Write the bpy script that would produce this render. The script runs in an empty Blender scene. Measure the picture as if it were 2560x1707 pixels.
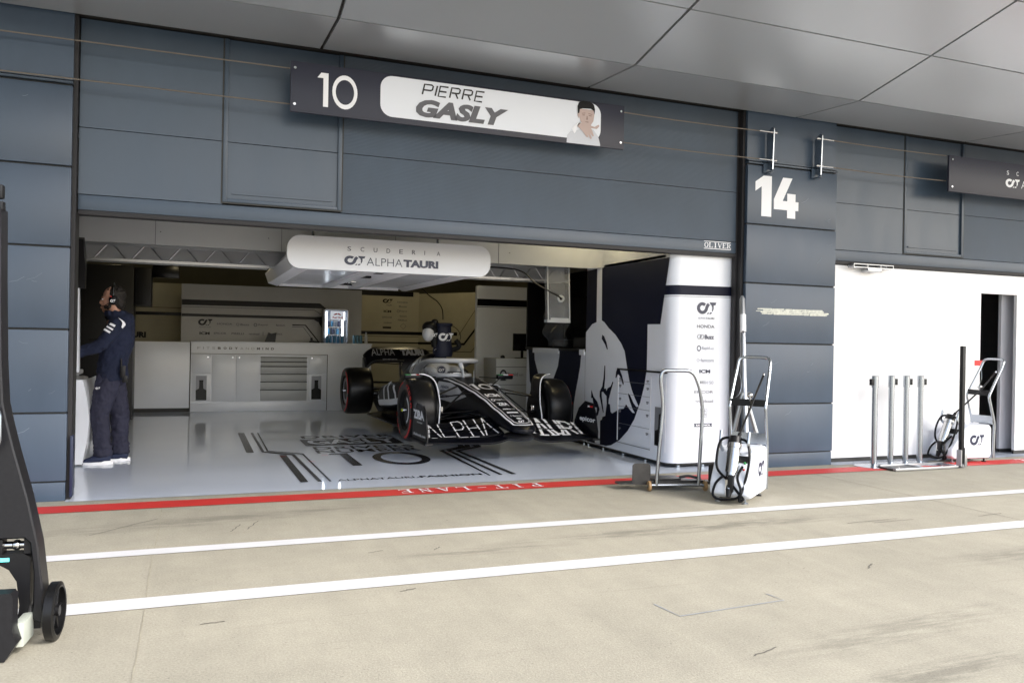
import bpy, bmesh, math, random
from mathutils import Vector, Matrix
random.seed(7)
PI = math.pi
S = bpy.context.scene
C = S.collection

# ---------------------------------------------------------------- camera, world, sun, exposure
cam_d = bpy.data.cameras.new('camera'); cam = bpy.data.objects.new('camera', cam_d); C.objects.link(cam)
cam_d.sensor_width = 36; cam_d.lens = 28.8; cam_d.clip_start = .05; cam_d.clip_end = 500
yaw, roll = math.radians(21.28), math.radians(1.06)
F = Vector((math.sin(yaw), math.cos(yaw), 0)); Rt = Vector((math.cos(yaw), -math.sin(yaw), 0)); Up = Vector((0, 0, 1))
R2 = math.cos(roll) * Rt + math.sin(roll) * Up; U2 = -math.sin(roll) * Rt + math.cos(roll) * Up
M = Matrix((R2, U2, -F)).transposed().to_4x4(); M.translation = Vector((.893, -7.108, 1.29))
cam.matrix_world = M
S.camera = cam

SUN_EL, SUN_AZ = 38, 35          # azimuth measured from -Y towards +X
w = bpy.data.worlds.new('World'); S.world = w; w.use_nodes = True
nt = w.node_tree; bg = nt.nodes['Background']
sky = nt.nodes.new('ShaderNodeTexSky'); sky.sky_type = 'NISHITA'; sky.sun_disc = False
sky.sun_elevation = math.radians(SUN_EL); sky.sun_rotation = math.radians(180 - SUN_AZ)
sky.air_density = 1.0; sky.dust_density = 2.5
hs = nt.nodes.new('ShaderNodeHueSaturation'); hs.inputs['Saturation'].default_value = .62
nt.links.new(sky.outputs[0], hs.inputs['Color']); nt.links.new(hs.outputs[0], bg.inputs[0])
bg.inputs[1].default_value = .15
sl = bpy.data.lights.new('sun', 'SUN'); sl.energy = 1.3; sl.angle = math.radians(24); sl.color = (1, .98, .95)
so = bpy.data.objects.new('sun', sl); C.objects.link(so)
sd = Vector((math.sin(math.radians(SUN_AZ)) * math.cos(math.radians(SUN_EL)), -math.cos(math.radians(SUN_AZ)) * math.cos(math.radians(SUN_EL)), math.sin(math.radians(SUN_EL))))
so.rotation_euler = (-sd).to_track_quat('-Z', 'Y').to_euler()
S.view_settings.view_transform = 'Standard'; S.view_settings.look = 'None'; S.view_settings.gamma = 1
S.view_settings.exposure = 1.5
S.render.engine = 'CYCLES'
S.cycles.use_denoising = True
S.cycles.max_bounces = 10; S.cycles.diffuse_bounces = 6; S.cycles.sample_clamp_indirect = 6

# ---------------------------------------------------------------- materials
MATS = {}
def mat(name, col, rough=.5, metal=0., var=0., vscale=3., bump=0., bscale=40., coat=0., emit=None, estr=0., alpha=1., trans=0., rvar=0., stretch=(1, 1, 1), spec=.5):
    if name in MATS: return MATS[name]
    m = bpy.data.materials.new(name); m.use_nodes = True; n = m.node_tree; b = n.nodes['Principled BSDF']
    b.inputs['Base Color'].default_value = (*col, 1); b.inputs['Roughness'].default_value = rough; b.inputs['Metallic'].default_value = metal
    b.inputs['Specular IOR Level'].default_value = spec
    if coat: b.inputs['Coat Weight'].default_value = coat; b.inputs['Coat Roughness'].default_value = .05
    if emit: b.inputs['Emission Color'].default_value = (*emit, 1); b.inputs['Emission Strength'].default_value = estr
    if trans: b.inputs['Transmission Weight'].default_value = trans
    if alpha < 1: b.inputs['Alpha'].default_value = alpha
    tc = None
    if var or bump or rvar:
        tc = n.nodes.new('ShaderNodeTexCoord'); mp = n.nodes.new('ShaderNodeMapping'); mp.inputs['Scale'].default_value = stretch
        n.links.new(tc.outputs['Object'], mp.inputs[0])
    if var or rvar:
        t = n.nodes.new('ShaderNodeTexNoise'); t.inputs['Scale'].default_value = vscale; t.inputs['Detail'].default_value = 6; t.inputs['Roughness'].default_value = .62
        n.links.new(mp.outputs[0], t.inputs['Vector'])
        if var:
            r = n.nodes.new('ShaderNodeMapRange'); r.inputs[1].default_value = .3; r.inputs[2].default_value = .7
            r.inputs[3].default_value = 1 - var; r.inputs[4].default_value = 1 + var
            n.links.new(t.outputs[0], r.inputs[0])
            mx = n.nodes.new('ShaderNodeVectorMath'); mx.operation = 'SCALE'; mx.inputs[0].default_value = col
            n.links.new(r.outputs[0], mx.inputs['Scale']); n.links.new(mx.outputs[0], b.inputs['Base Color'])
        if rvar:
            r = n.nodes.new('ShaderNodeMapRange'); r.inputs[1].default_value = .3; r.inputs[2].default_value = .7
            r.inputs[3].default_value = max(0, rough - rvar); r.inputs[4].default_value = rough + rvar
            n.links.new(t.outputs[0], r.inputs[0]); n.links.new(r.outputs[0], b.inputs['Roughness'])
    if bump:
        t = n.nodes.new('ShaderNodeTexNoise'); t.inputs['Scale'].default_value = bscale; t.inputs['Detail'].default_value = 5
        n.links.new(mp.outputs[0], t.inputs['Vector'])
        bp = n.nodes.new('ShaderNodeBump'); bp.inputs['Strength'].default_value = bump; bp.inputs['Distance'].default_value = .01
        n.links.new(t.outputs[0], bp.inputs['Height']); n.links.new(bp.outputs[0], b.inputs['Normal'])
    MATS[name] = m
    return m

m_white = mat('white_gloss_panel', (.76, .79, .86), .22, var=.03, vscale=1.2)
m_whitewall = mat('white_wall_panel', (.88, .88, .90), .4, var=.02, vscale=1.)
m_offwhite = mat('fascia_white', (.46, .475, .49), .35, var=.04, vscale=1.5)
m_warmtint = mat('warm_tinted_wall', (.36, .335, .25), .6, var=.06)  # walls are white; dim yellowish light is put into this base colour
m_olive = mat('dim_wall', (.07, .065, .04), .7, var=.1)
m_navy = mat('navy_print', (.004, .006, .020), .5, spec=.2)
m_black = mat('black_gloss', (.003, .003, .004), .3, spec=.2)
m_satin = mat('black_satin', (.007, .007, .008), .4, var=.1, vscale=8, spec=.3)
m_rubber = mat('tyre_rubber', (.005, .005, .0055), .33, var=.25, vscale=10, bump=.05, bscale=60, spec=.3)
m_seal = mat('rubber_seal', (.018, .017, .019), .6)
m_navyp = mat('navy_ink', (.014, .02, .055), .35)
m_ink = mat('black_ink', (.015, .015, .018), .4)
m_greyink = mat('grey_ink', (.17, .175, .19), .45)
m_paleink = mat('pale_ink', (.36, .37, .42), .45)
m_dgrey = mat('dark_grey_ink', (.10, .10, .115), .45)
m_whiteink = mat('white_ink', (.85, .86, .9), .4)
m_carw = mat('car_white_paint', (.72, .73, .76), .25, coat=.5)
m_carb = mat('car_black_paint', (.003, .0035, .007), .33, spec=.22)
m_carbon = mat('carbon_fibre', (.010, .010, .012), .36, var=.2, vscale=60, spec=.35)
m_red = mat('red_ink', (.62, .02, .018), .45)
m_chrome = mat('chrome', (.62, .62, .62), .12, 1.)
m_steel = mat('brushed_steel', (.45, .48, .52), .24, 1.)
m_warmsteel = mat('steel_rope', (.20, .175, .15), .5, .6, bump=.5, bscale=300)
m_alu = mat('aluminium', (.46, .47, .49), .32, .95)
m_green = mat('green_ink', (.02, .25, .06), .5)
m_yellow = mat('yellow_ink', (.65, .75, .02), .5)
m_skin = mat('skin', (.50, .27, .19), .5, var=.1, vscale=20)
m_hair = mat('hair', (.012, .009, .007), .6, bump=.9, bscale=90)
m_jacket = mat('navy_jacket', (.008, .013, .038), .9, var=.15, bump=.5, bscale=14)
m_trouser = mat('navy_trousers', (.020, .021, .045), .8, var=.15, bump=.5, bscale=14)
m_shoe = mat('navy_shoe', (.012, .02, .06), .7)
m_wood = mat('polyurethane_wheel', (.36, .22, .10), .5, var=.2, vscale=20)
m_soffit = mat('soffit_paint', (.50, .53, .56), .30, metal=.5, var=.02, vscale=.6, bump=.02, bscale=1.2)
m_joint = mat('dark_joint', (.028, .028, .026), .6)
m_fridge = mat('fridge_glass', (.30, .33, .38), .1)
m_glow = mat('lit_tube', (.9, .9, .9), .4, emit=(.85, .93, 1), estr=2.6)
m_lampw = mat('warm_lamp_lens', (1, .9, .5), .4, emit=(1, .85, .35), estr=6)
m_blue = mat('blue_can', (.05, .17, .30), .3, metal=.4)
m_clear = mat('clear_acrylic', (.45, .47, .5), .12, alpha=.24)
m_bagclear = mat('clear_polythene', (.3, .32, .36), .2, alpha=.10, bump=.8, bscale=14)
m_screen = mat('monitor_glass', (.003, .003, .004), .2, spec=.3)
m_plate = mat('dark_steel_plate', (.055, .052, .05), .42, metal=.5, var=.25, vscale=9)

def facade_mat(name, col, rib=0.):
    m = mat(name, col, .36, var=.16, vscale=1.3, rvar=.08, stretch=(1, 1, .45)); n = m.node_tree; b = n.nodes['Principled BSDF']
    b.inputs['Specular IOR Level'].default_value = .5
    # sparse scuffs that lighten the paint
    tc = n.nodes.new('ShaderNodeTexCoord'); t = n.nodes.new('ShaderNodeTexNoise'); t.inputs['Scale'].default_value = 9; t.inputs['Detail'].default_value = 9; t.inputs['Roughness'].default_value = .75
    n.links.new(tc.outputs['Object'], t.inputs['Vector'])
    r = n.nodes.new('ShaderNodeMapRange'); r.inputs[1].default_value = .68; r.inputs[2].default_value = .78; r.inputs[3].default_value = 0; r.inputs[4].default_value = .18
    n.links.new(t.outputs[0], r.inputs[0])
    mx = n.nodes.new('ShaderNodeMix'); mx.data_type = 'RGBA'; mx.inputs[7].default_value = (.42, .45, .47, 1)
    src = b.inputs['Base Color'].links[0].from_socket
    n.links.new(r.outputs[0], mx.inputs[0]); n.links.new(src, mx.inputs[6]); n.links.new(mx.outputs[2], b.inputs['Base Color'])
    if rib:
        wv = n.nodes.new('ShaderNodeTexWave'); wv.wave_type = 'BANDS'; wv.bands_direction = 'Z'; wv.inputs['Scale'].default_value = rib
        n.links.new(tc.outputs['Object'], wv.inputs['Vector'])
        bp = n.nodes.new('ShaderNodeBump'); bp.inputs['Strength'].default_value = .35; bp.inputs['Distance'].default_value = .004
        n.links.new(wv.outputs[1], bp.inputs['Height']); n.links.new(bp.outputs[0], b.inputs['Normal'])
    return m
m_dummy = None
m_facade = facade_mat('blue_grey_cladding', (.046, .070, .108))
m_shutter = facade_mat('blue_grey_shutter', (.048, .071, .104), rib=26)
m_shutterflat = facade_mat('blue_grey_shutter_flat', (.048, .071, .104))

def concrete():
    m = bpy.data.materials.new('pit_lane_concrete'); m.use_nodes = True; n = m.node_tree; b = n.nodes['Principled BSDF']
    b.inputs['Roughness'].default_value = .75
    tc = n.nodes.new('ShaderNodeTexCoord')
    def noise(sc, det, st=(1, 1, 1), ro=.6, w4=0):
        mp = n.nodes.new('ShaderNodeMapping'); mp.inputs['Scale'].default_value = st; mp.inputs['Location'].default_value = (w4, w4, 0)
        mp.inputs['Rotation'].default_value = (0, 0, -.03 if w4 else 0)
        t = n.nodes.new('ShaderNodeTexNoise'); t.inputs['Scale'].default_value = sc; t.inputs['Detail'].default_value = det; t.inputs['Roughness'].default_value = ro
        n.links.new(tc.outputs['Object'], mp.inputs[0]); n.links.new(mp.outputs[0], t.inputs['Vector']); return t.outputs[0]
    def rng(s, a, b_, c, d):
        r = n.nodes.new('ShaderNodeMapRange'); r.inputs[1].default_value = a; r.inputs[2].default_value = b_; r.inputs[3].default_value = c; r.inputs[4].default_value = d
        n.links.new(s, r.inputs[0]); return r.outputs[0]
    def mul(a, b_):
        q = n.nodes.new('ShaderNodeMath'); q.operation = 'MULTIPLY'; n.links.new(a, q.inputs[0]); n.links.new(b_, q.inputs[1]); return q.outputs[0]
    f = rng(noise(.8, 5), .3, .7, .88, 1.08)
    f = mul(f, rng(noise(90, 3), .3, .7, .84, 1.12))          # aggregate
    f = mul(f, rng(noise(5, 9, (1, 1, 1), .72), .35, .7, .93, 1.05))
    f = mul(f, rng(noise(2.2, 8, (.22, 5, 1), .7, 3.1), .60, .78, 1.0, .78))   # tyre streaks along the lane
    f = mul(f, rng(noise(14, 6, (.35, 3, 1), .7, 7.7), .66, .74, 1.0, .62))     # fine dark scuffs
    f = mul(f, rng(noise(28, 4, (1, 1, 1), .6, 9.2), .68, .72, 1.0, .6))
    f = mul(f, rng(noise(60, 3, (1, 1, 1), .6, 5.2), .66, .70, 1.0, .72))
    f = mul(f, rng(noise(1.4, 7, (4, .3, 1), .6, 1.2), .3, .7, .94, 1.05))
    def blot(cx, cy, sx, sy, rot, amt, sc):
        mp = n.nodes.new('ShaderNodeMapping'); mp.vector_type = 'TEXTURE'; mp.inputs['Location'].default_value = (cx, cy, 0); mp.inputs['Rotation'].default_value = (0, 0, rot); mp.inputs['Scale'].default_value = (sx, sy, 1)
        gt = n.nodes.new('ShaderNodeTexGradient'); gt.gradient_type = 'SPHERICAL'; n.links.new(tc.outputs['Object'], mp.inputs[0]); n.links.new(mp.outputs[0], gt.inputs[0])
        t = noise(sc, 8, (.3, 2.4, 1), .75, cx)
        return rng(mul(gt.outputs['Fac'] if 'Fac' in gt.outputs else gt.outputs[1], rng(t, .42, .60, 0, 1)), 0, .5, 1, amt)
    for a_ in ((4.0, -4.25, 1.1, .16, .12, .76, 7), (3.6, -4.7, .8, .12, .1, .66, 8), (4.3, -2.2, 1.8, .14, .02, .6, 7), (2.6, -2.35, .7, .10, .0, .7, 9), (7.0, -3.4, 2.2, .22, .03, .6, 6), (1.0, -1.0, 1.6, .18, .15, .7, 6)):
        f = mul(f, blot(*a_))
    mx = n.nodes.new('ShaderNodeVectorMath'); mx.operation = 'SCALE'; mx.inputs[0].default_value = (.362, .336, .270)
    n.links.new(f, mx.inputs['Scale']); n.links.new(mx.outputs[0], b.inputs['Base Color'])
    bp = n.nodes.new('ShaderNodeBump'); bp.inputs['Strength'].default_value = .35; bp.inputs['Distance'].default_value = .006
    n.links.new(noise(110, 4), bp.inputs['Height']); n.links.new(bp.outputs[0], b.inputs['Normal'])
    return m
def worn_paint(name, col, under, thr=.62):
    m = mat(name, col, .55, var=.07, vscale=4); n = m.node_tree; b = n.nodes['Principled BSDF']
    tc = n.nodes.new('ShaderNodeTexCoord'); t = n.nodes.new('ShaderNodeTexNoise'); t.inputs['Scale'].default_value = 16; t.inputs['Detail'].default_value = 10; t.inputs['Roughness'].default_value = .75
    n.links.new(tc.outputs['Object'], t.inputs['Vector'])
    r = n.nodes.new('ShaderNodeMapRange'); r.inputs[1].default_value = thr; r.inputs[2].default_value = thr + .06; r.inputs[3].default_value = 0; r.inputs[4].default_value = .8
    n.links.new(t.outputs[0], r.inputs[0])
    mx = n.nodes.new('ShaderNodeMix'); mx.data_type = 'RGBA'; mx.inputs[7].default_value = (*under, 1)
    src = b.inputs['Base Color'].links[0].from_socket
    n.links.new(r.outputs[0], mx.inputs[0]); n.links.new(src, mx.inputs[6]); n.links.new(mx.outputs[2], b.inputs['Base Color'])
    return m
m_conc = concrete()
m_linew = worn_paint('white_line_paint', (.64, .64, .66), (.45, .42, .36))
m_liner = worn_paint('red_line_paint', (.56, .035, .03), (.5, .25, .2), .68)
m_epoxy = mat('grey_epoxy', (.66, .72, .84), .05, var=.03, vscale=.8, spec=.5)
m_floorink = mat('floor_marking', (.022, .022, .026), .25, var=.35, vscale=14)

# ---------------------------------------------------------------- helpers
def tag(o, label=None, cat=None, group=None, kind=None):
    if label: o['label'] = label
    if cat: o['category'] = cat
    if group: o['group'] = group
    if kind: o['kind'] = kind
    return o
def thing(name, label, cat, loc=(0, 0, 0), rz=0, group=None):
    o = bpy.data.objects.new(name, None); C.objects.link(o); o.location = loc; o.rotation_euler = (0, 0, rz); o.empty_display_size = .1
    return tag(o, label, cat, group)

class MB:
    def __init__(s): s.bm = bmesh.new()
    def _add(s, vs, fs):
        v = [s.bm.verts.new(p) for p in vs]
        for f in fs:
            try: s.bm.faces.new([v[i] for i in f])
            except ValueError: pass
        return s
    def box(s, a, b, rot=None, piv=None, bev=0.):
        (x0, y0, z0), (x1, y1, z1) = a, b
        x0, x1 = sorted((x0, x1)); y0, y1 = sorted((y0, y1)); z0, z1 = sorted((z0, z1))
        t = bmesh.new(); P = [(x, y, z) for x in (x0, x1) for y in (y0, y1) for z in (z0, z1)]
        v = [t.verts.new(p) for p in P]
        for f in ((0, 1, 3, 2), (4, 6, 7, 5), (0, 4, 5, 1), (2, 3, 7, 6), (0, 2, 6, 4), (1, 5, 7, 3)): t.faces.new([v[i] for i in f])
        if bev: bmesh.ops.bevel(t, geom=t.edges[:], offset=bev, segments=2, affect='EDGES', profile=.6)
        vs = [w.co.copy() for w in t.verts]; t.verts.index_update(); fs = [[w.index for w in f.verts] for f in t.faces]; t.free()
        if rot: 
            pv = Vector(piv or ((x0 + x1) / 2, (y0 + y1) / 2, (z0 + z1) / 2)); m = rot.to_3x3(); vs = [m @ (p - pv) + pv for p in vs]
        return s._add(vs, fs)
    def tube(s, pts, r, n=10, cap=True, flat=None):
        pts = [Vector(p) for p in pts]; L = len(pts)
        rr = r if isinstance(r, (list, tuple)) else [r] * L
        vs, fs = [], []; prev = None
        for i, p in enumerate(pts):
            d = (pts[min(i + 1, L - 1)] - pts[max(i - 1, 0)])
            if d.length < 1e-9: d = Vector((0, 0, 1))
            d.normalize()
            if prev is None:
                a = Vector((0, 0, 1)) if abs(d.z) < .9 else Vector((1, 0, 0))
                u = a.cross(d).normalized()
            else:
                u = prev - d * prev.dot(d)
                u = u.normalized() if u.length > 1e-6 else Vector((1, 0, 0))
            prev = u; v = d.cross(u)
            ra = rr[i]; ra, rb = (ra if isinstance(ra, (list, tuple)) else (ra, ra * (flat or 1)))
            for k in range(n):
                t = 2 * PI * k / n; vs.append(p + u * math.cos(t) * ra + v * math.sin(t) * rb)
        for i in range(L - 1):
            for k in range(n):
                a, b = i * n + k, i * n + (k + 1) % n; fs.append((a, b, b + n, a + n))
        if cap: fs += [tuple(range(n))[::-1], tuple(range((L - 1) * n, L * n))]
        return s._add(vs, fs)
    def cyl(s, a, b, r, n=24, r2=None): return s.tube([a, b], [r, r if r2 is None else r2], n)
    def prism(s, poly, f0, f1):
        """poly 2D; f0,f1 map (u,v)->3D of the two end faces"""
        n = len(poly); vs = [f0(*p) for p in poly] + [f1(*p) for p in poly]
        fs = [tuple(range(n)), tuple(range(n, 2 * n))[::-1]] + [(i, (i + 1) % n, (i + 1) % n + n, i + n) for i in range(n)]
        return s._add(vs, fs)
    def face(s, pts): return s._add(pts, [tuple(range(len(pts)))])
    def lathe(s, prof, o, ax='x', n=40, closed=False):
        """prof (r, h) along axis"""
        vs, fs = [], []; L = len(prof)
        for r, h in prof:
            for k in range(n):
                t = 2 * PI * k / n; c, q = r * math.cos(t), r * math.sin(t)
                p = {'x': (h, c, q), 'y': (c, h, q), 'z': (c, q, h)}[ax]; vs.append(Vector(p) + Vector(o))
        for i in range(L - 1 + (1 if closed else 0)):
            for k in range(n):
                a, b = i * n + k, i * n + (k + 1) % n; j = ((i + 1) % L) * n; fs.append((a, b, j + (k + 1) % n, j + k))
        return s._add(vs, fs)
    def ball(s, c, r, n=16, m=10):
        r = r if isinstance(r, (tuple, list)) else (r, r, r); vs = []; fs = []
        for i in range(1, m):
            t = PI * i / m
            for k in range(n):
                f = 2 * PI * k / n; vs.append((c[0] + r[0] * math.sin(t) * math.cos(f), c[1] + r[1] * math.sin(t) * math.sin(f), c[2] + r[2] * math.cos(t)))
        a = len(vs); vs += [(c[0], c[1], c[2] + r[2]), (c[0], c[1], c[2] - r[2])]
        for i in range(m - 2):
            for k in range(n): fs.append((i * n + k, i * n + (k + 1) % n, (i + 1) * n + (k + 1) % n, (i + 1) * n + k))
        for k in range(n): fs += [(a, (k + 1) % n, k), (a + 1, (m - 2) * n + k, (m - 2) * n + (k + 1) % n)]
        return s._add(vs, fs)
    def grid(s, f, nu, nv, closed_u=False):
        vs = [f(i / (nu - (0 if closed_u else 1)), j / (nv - 1)) for i in range(nu) for j in range(nv)]; fs = []
        for i in range(nu if closed_u else nu - 1):
            for j in range(nv - 1): a, b = i * nv + j, ((i + 1) % nu) * nv + j; fs.append((a, b, b + 1, a + 1))
        return s._add(vs, fs)
    def each(s, name, m, parent=None):
        """one object per loose piece"""
        seen = set(); out = []
        for v in list(s.bm.verts):
            if v in seen: continue
            st = [v]; comp = []; seen.add(v)
            while st:
                a = st.pop(); comp.append(a)
                for e in a.link_edges:
                    o = e.other_vert(a)
                    if o not in seen: seen.add(o); st.append(o)
            ix = {q: i for i, q in enumerate(comp)}; t = MB(); fs = {f for q in comp for f in q.link_faces}
            t._add([q.co.copy() for q in comp], [[ix[q] for q in f.verts] for f in fs]); out.append(t.build(name, m, parent))
        s.bm.free(); return out
    def build(s, name, m, parent=None, smooth=True, angle=35, loc=None):
        bmesh.ops.recalc_face_normals(s.bm, faces=s.bm.faces[:])
        for e in s.bm.edges:
            if len(e.link_faces) == 2 and e.link_faces[0].normal.angle(e.link_faces[1].normal, 0) > math.radians(angle): e.smooth = False
        for f in s.bm.faces: f.smooth = smooth
        me = bpy.data.meshes.new(name); s.bm.to_mesh(me); s.bm.free()
        if m: me.materials.append(m)
        o = bpy.data.objects.new(name, me); C.objects.link(o)
        if parent: o.parent = parent
        if loc: o.location = loc
        return o

def mods(o, voxel=None, smooth=0, sub=0, disp=None):
    if voxel: r = o.modifiers.new('r', 'REMESH'); r.mode = 'VOXEL'; r.voxel_size = voxel; r.use_smooth_shade = True
    if smooth: q = o.modifiers.new('s', 'SMOOTH'); q.iterations = smooth; q.factor = .6
    if disp:
        t = bpy.data.textures.new('folds', 'CLOUDS'); t.noise_scale = disp[1]; t.noise_depth = 2
        q = o.modifiers.new('d', 'DISPLACE'); q.texture = t; q.strength = disp[0]; q.texture_coords = 'LOCAL'; q.mid_level = .5
    if sub: q = o.modifiers.new('u', 'SUBSURF'); q.levels = q.render_levels = sub
    return o

TC = {}
def text2d(s, bold=0., shear=0., spacing=1., xs=1.):
    k = (s, bold, shear, spacing)
    if k not in TC:
        cu = bpy.data.curves.new('t', 'FONT'); cu.body = s; cu.size = 1; cu.offset = bold; cu.shear = shear; cu.space_character = spacing; cu.resolution_u = 3
        o = bpy.data.objects.new('t', cu); C.objects.link(o)
        dg = bpy.context.evaluated_depsgraph_get(); me = bpy.data.meshes.new_from_object(o.evaluated_get(dg))
        V = [(v.co.x, v.co.y) for v in me.vertices]; Fc = [tuple(p.vertices) for p in me.polygons]
        bpy.data.objects.remove(o); bpy.data.curves.remove(cu); bpy.data.meshes.remove(me)
        x0, x1 = min(v[0] for v in V), max(v[0] for v in V); y0, y1 = min(v[1] for v in V), max(v[1] for v in V)
        TC[k] = ([((v[0] - x0) / (x1 - x0), (v[1] - y0) / (y1 - y0)) for v in V], Fc)
    return TC[k]
class Ink:
    """flat printed marks, laid on a surface by a mapping (u,v)->3D"""
    def __init__(s, f, sub=0, sgn=1): s.f = f; s.v = []; s.fc = []; s.sub = sub; s.sgn = sgn; s.lay = []; s.k = 0
    def raw(s, V, Fc, off=0):
        n = len(s.v); s.v += V; s.lay += [s.k] * len(V); s.k += 1; s.fc += [tuple(i + n for i in f) for f in Fc]; return s
    def text(s, t, x0, y0, x1, y1, bold=0., shear=0., spacing=1.):
        V, Fc = text2d(t, bold, shear, spacing); return s.raw([(x0 + a * (x1 - x0), y0 + b * (y1 - y0)) for a, b in V], Fc)
    def poly(s, p): return s.raw(list(p), [tuple(range(len(p)))])
    def rect(s, x0, y0, x1, y1): return s.poly([(x0, y0), (x1, y0), (x1, y1), (x0, y1)])
    def stroke(s, P, w):
        P = [Vector(p) for p in P]; A, B = [], []
        for i, p in enumerate(P):
            d = (P[min(i + 1, len(P) - 1)] - P[max(0, i - 1)]).normalized(); nn = Vector((-d.y, d.x)) * w / 2
            A.append(tuple(p + nn)); B.append(tuple(p - nn))
        n = len(P); return s.raw(A + B, [(i, i + 1, i + 1 + n, i + n) for i in range(n - 1)])
    def ring(s, cx, cy, r0, r1, a0=0, a1=360, n=28, sx=1.):
        V = []
        for i in range(n + 1):
            t = math.radians(a0 + (a1 - a0) * i / n); V += [(cx + sx * r0 * math.cos(t), cy + r0 * math.sin(t)), (cx + sx * r1 * math.cos(t), cy + r1 * math.sin(t))]
        return s.raw(V, [(2 * i, 2 * i + 1, 2 * i + 3, 2 * i + 2) for i in range(n)])
    def logo(s, x0, y0, x1, y1):
        """the team monogram: a ring that flows into an s stroke, and a wedge-topped t"""
        W, H = (x1 - x0) / 1.66, (y1 - y0); g = lambda p: (x0 + p[0] * W, y0 + p[1] * H)
        V = []; pts = [(.40 + .35 * math.cos(math.radians(a)), .5 + .36 * math.sin(math.radians(a))) for a in range(48, 330, 14)]
        pts += [(.74, .36), (.80, .56), (.88, .74), (.99, .86)]
        th = .27; P = [Vector(p) for p in pts]; A, B = [], []
        for i, p in enumerate(P):
            d = (P[min(i + 1, len(P) - 1)] - P[max(0, i - 1)]).normalized(); nn = Vector((-d.y, d.x)) * th / 2
            A.append(g(tuple(p + nn))); B.append(g(tuple(p - nn)))
        n = len(P); s.raw(A + B, [(i, i + 1, i + 1 + n, i + n) for i in range(n - 1)])
        s.poly([g(p) for p in [(1.04, 1), (1.66, 1), (1.58, .76), (1.43, .76), (1.42, .45), (1.33, .22), (1.27, .3), (1.30, .52), (1.24, .74), (1.12, .84)]])
        s.poly([g(p) for p in [(.78, .0), (.96, .03), (1.0, .16), (.9, .14)]]); s.poly([g(p) for p in [(1.03, .0), (1.2, .04), (1.3, .18), (1.1, .16)]])
        return s
    def build(s, name, m, parent):
        b = bmesh.new(); v = [b.verts.new((p[0], p[1], l)) for p, l in zip(s.v, s.lay)]   # each mark a hair above the one before
        for f in s.fc:
            try: b.faces.new([v[i] for i in f])
            except ValueError: pass
        if s.sub:
            bmesh.ops.triangulate(b, faces=b.faces[:])
            for _ in range(7):
                es = [e for e in b.edges if e.calc_length() > s.sub]
                if not es: break
                bmesh.ops.subdivide_edges(b, edges=es, cuts=1); bmesh.ops.triangulate(b, faces=b.faces[:])
        for q in b.verts:
            x, y, l = q.co; p = Vector(s.f(x, y)); nn = (Vector(s.f(x + .001, y)) - p).cross(Vector(s.f(x, y + .001)) - p)
            q.co = p + nn.normalized() * s.sgn * l * 5e-5
        me = bpy.data.meshes.new(name); b.to_mesh(me); b.free(); me.materials.append(m)
        o = bpy.data.objects.new(name, me); C.objects.link(o)
        if parent: o.parent = parent
        return o
front = lambda y: (lambda u, v: (u, y, v))        # a face that looks towards -Y
side = lambda x: (lambda u, v: (x, u, v))         # given as (y, z)
flat = lambda z: (lambda u, v: (u, v, z))
def arc(P, rad=.08, n=5):
    """polyline with rounded corners"""
    P = [Vector(p) for p in P]; out = [P[0]]
    for i in range(1, len(P) - 1):
        a, b, c = P[i - 1], P[i], P[i + 1]; r = min(rad, (a - b).length * .45, (c - b).length * .45)
        p, q = b + (a - b).normalized() * r, b + (c - b).normalized() * r
        for k in range(n + 1):
            t = k / n; out.append(p * (1 - t) ** 2 + b * 2 * t * (1 - t) + q * t * t)
    out.append(P[-1]); return out
def smoothpath(P, n=8):
    P = [Vector(p) for p in P]; out = []
    for i in range(len(P) - 1):
        a, b, c, d = P[max(i - 1, 0)], P[i], P[i + 1], P[min(i + 2, len(P) - 1)]
        for k in range(n):
            t = k / n; out.append(.5 * ((2 * b) + (c - a) * t + (2 * a - 5 * b + 4 * c - d) * t * t + (3 * b - a - 3 * c + d) * t ** 3))
    out.append(P[-1]); return out
def rrect(x0, y0, x1, y1, r, n=6):
    out = []
    for cx, cy, a in ((x1 - r, y1 - r, 0), (x0 + r, y1 - r, 90), (x0 + r, y0 + r, 180), (x1 - r, y0 + r, 270)):
        out += [(cx + r * math.cos(math.radians(a + 90 * k / n)), cy + r * math.sin(math.radians(a + 90 * k / n))) for k in range(n + 1)]
    return out

# ================================================================ SETTING
b = MB(); b.face([(-60, -80, 0), (90, -80, 0), (90, 20, 0), (-60, 20, 0)]); tag(b.build('ground', m_conc), kind='structure')
b = MB(); b.face([(0, -.05, .004), (6.28, -.05, .004), (6.28, 11.6, .004), (0, 11.6, .004)]); b.face([(-1.6, .3, .004), (0, .3, .004), (0, 11.6, .004), (-1.6, 11.6, .004)])
tag(b.build('garage_floor', m_epoxy), kind='structure')
b = MB(); b.face([(7.461, -.05, .004), (14, -.05, .004), (14, 6, .004), (7.461, 6, .004)]); tag(b.build('garage_floor', m_epoxy), kind='structure')
b = MB()
b.grid(lambda u, v: (-14 + 44 * u, -.47 + .26 * v, .004), 2, 2); red = tag(b.build('road_marking', m_liner), kind='structure')
b = MB(); b.grid(lambda u, v: (-14 + 44 * u, -1.87 + .135 * v, .004), 2, 2); tag(b.build('road_marking', m_linew), kind='structure')
b = MB(); b.grid(lambda u, v: (-14 + 44 * u, -2.895 + .17 * v, .004), 2, 2); tag(b.build('road_marking', m_linew), kind='structure')
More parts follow.
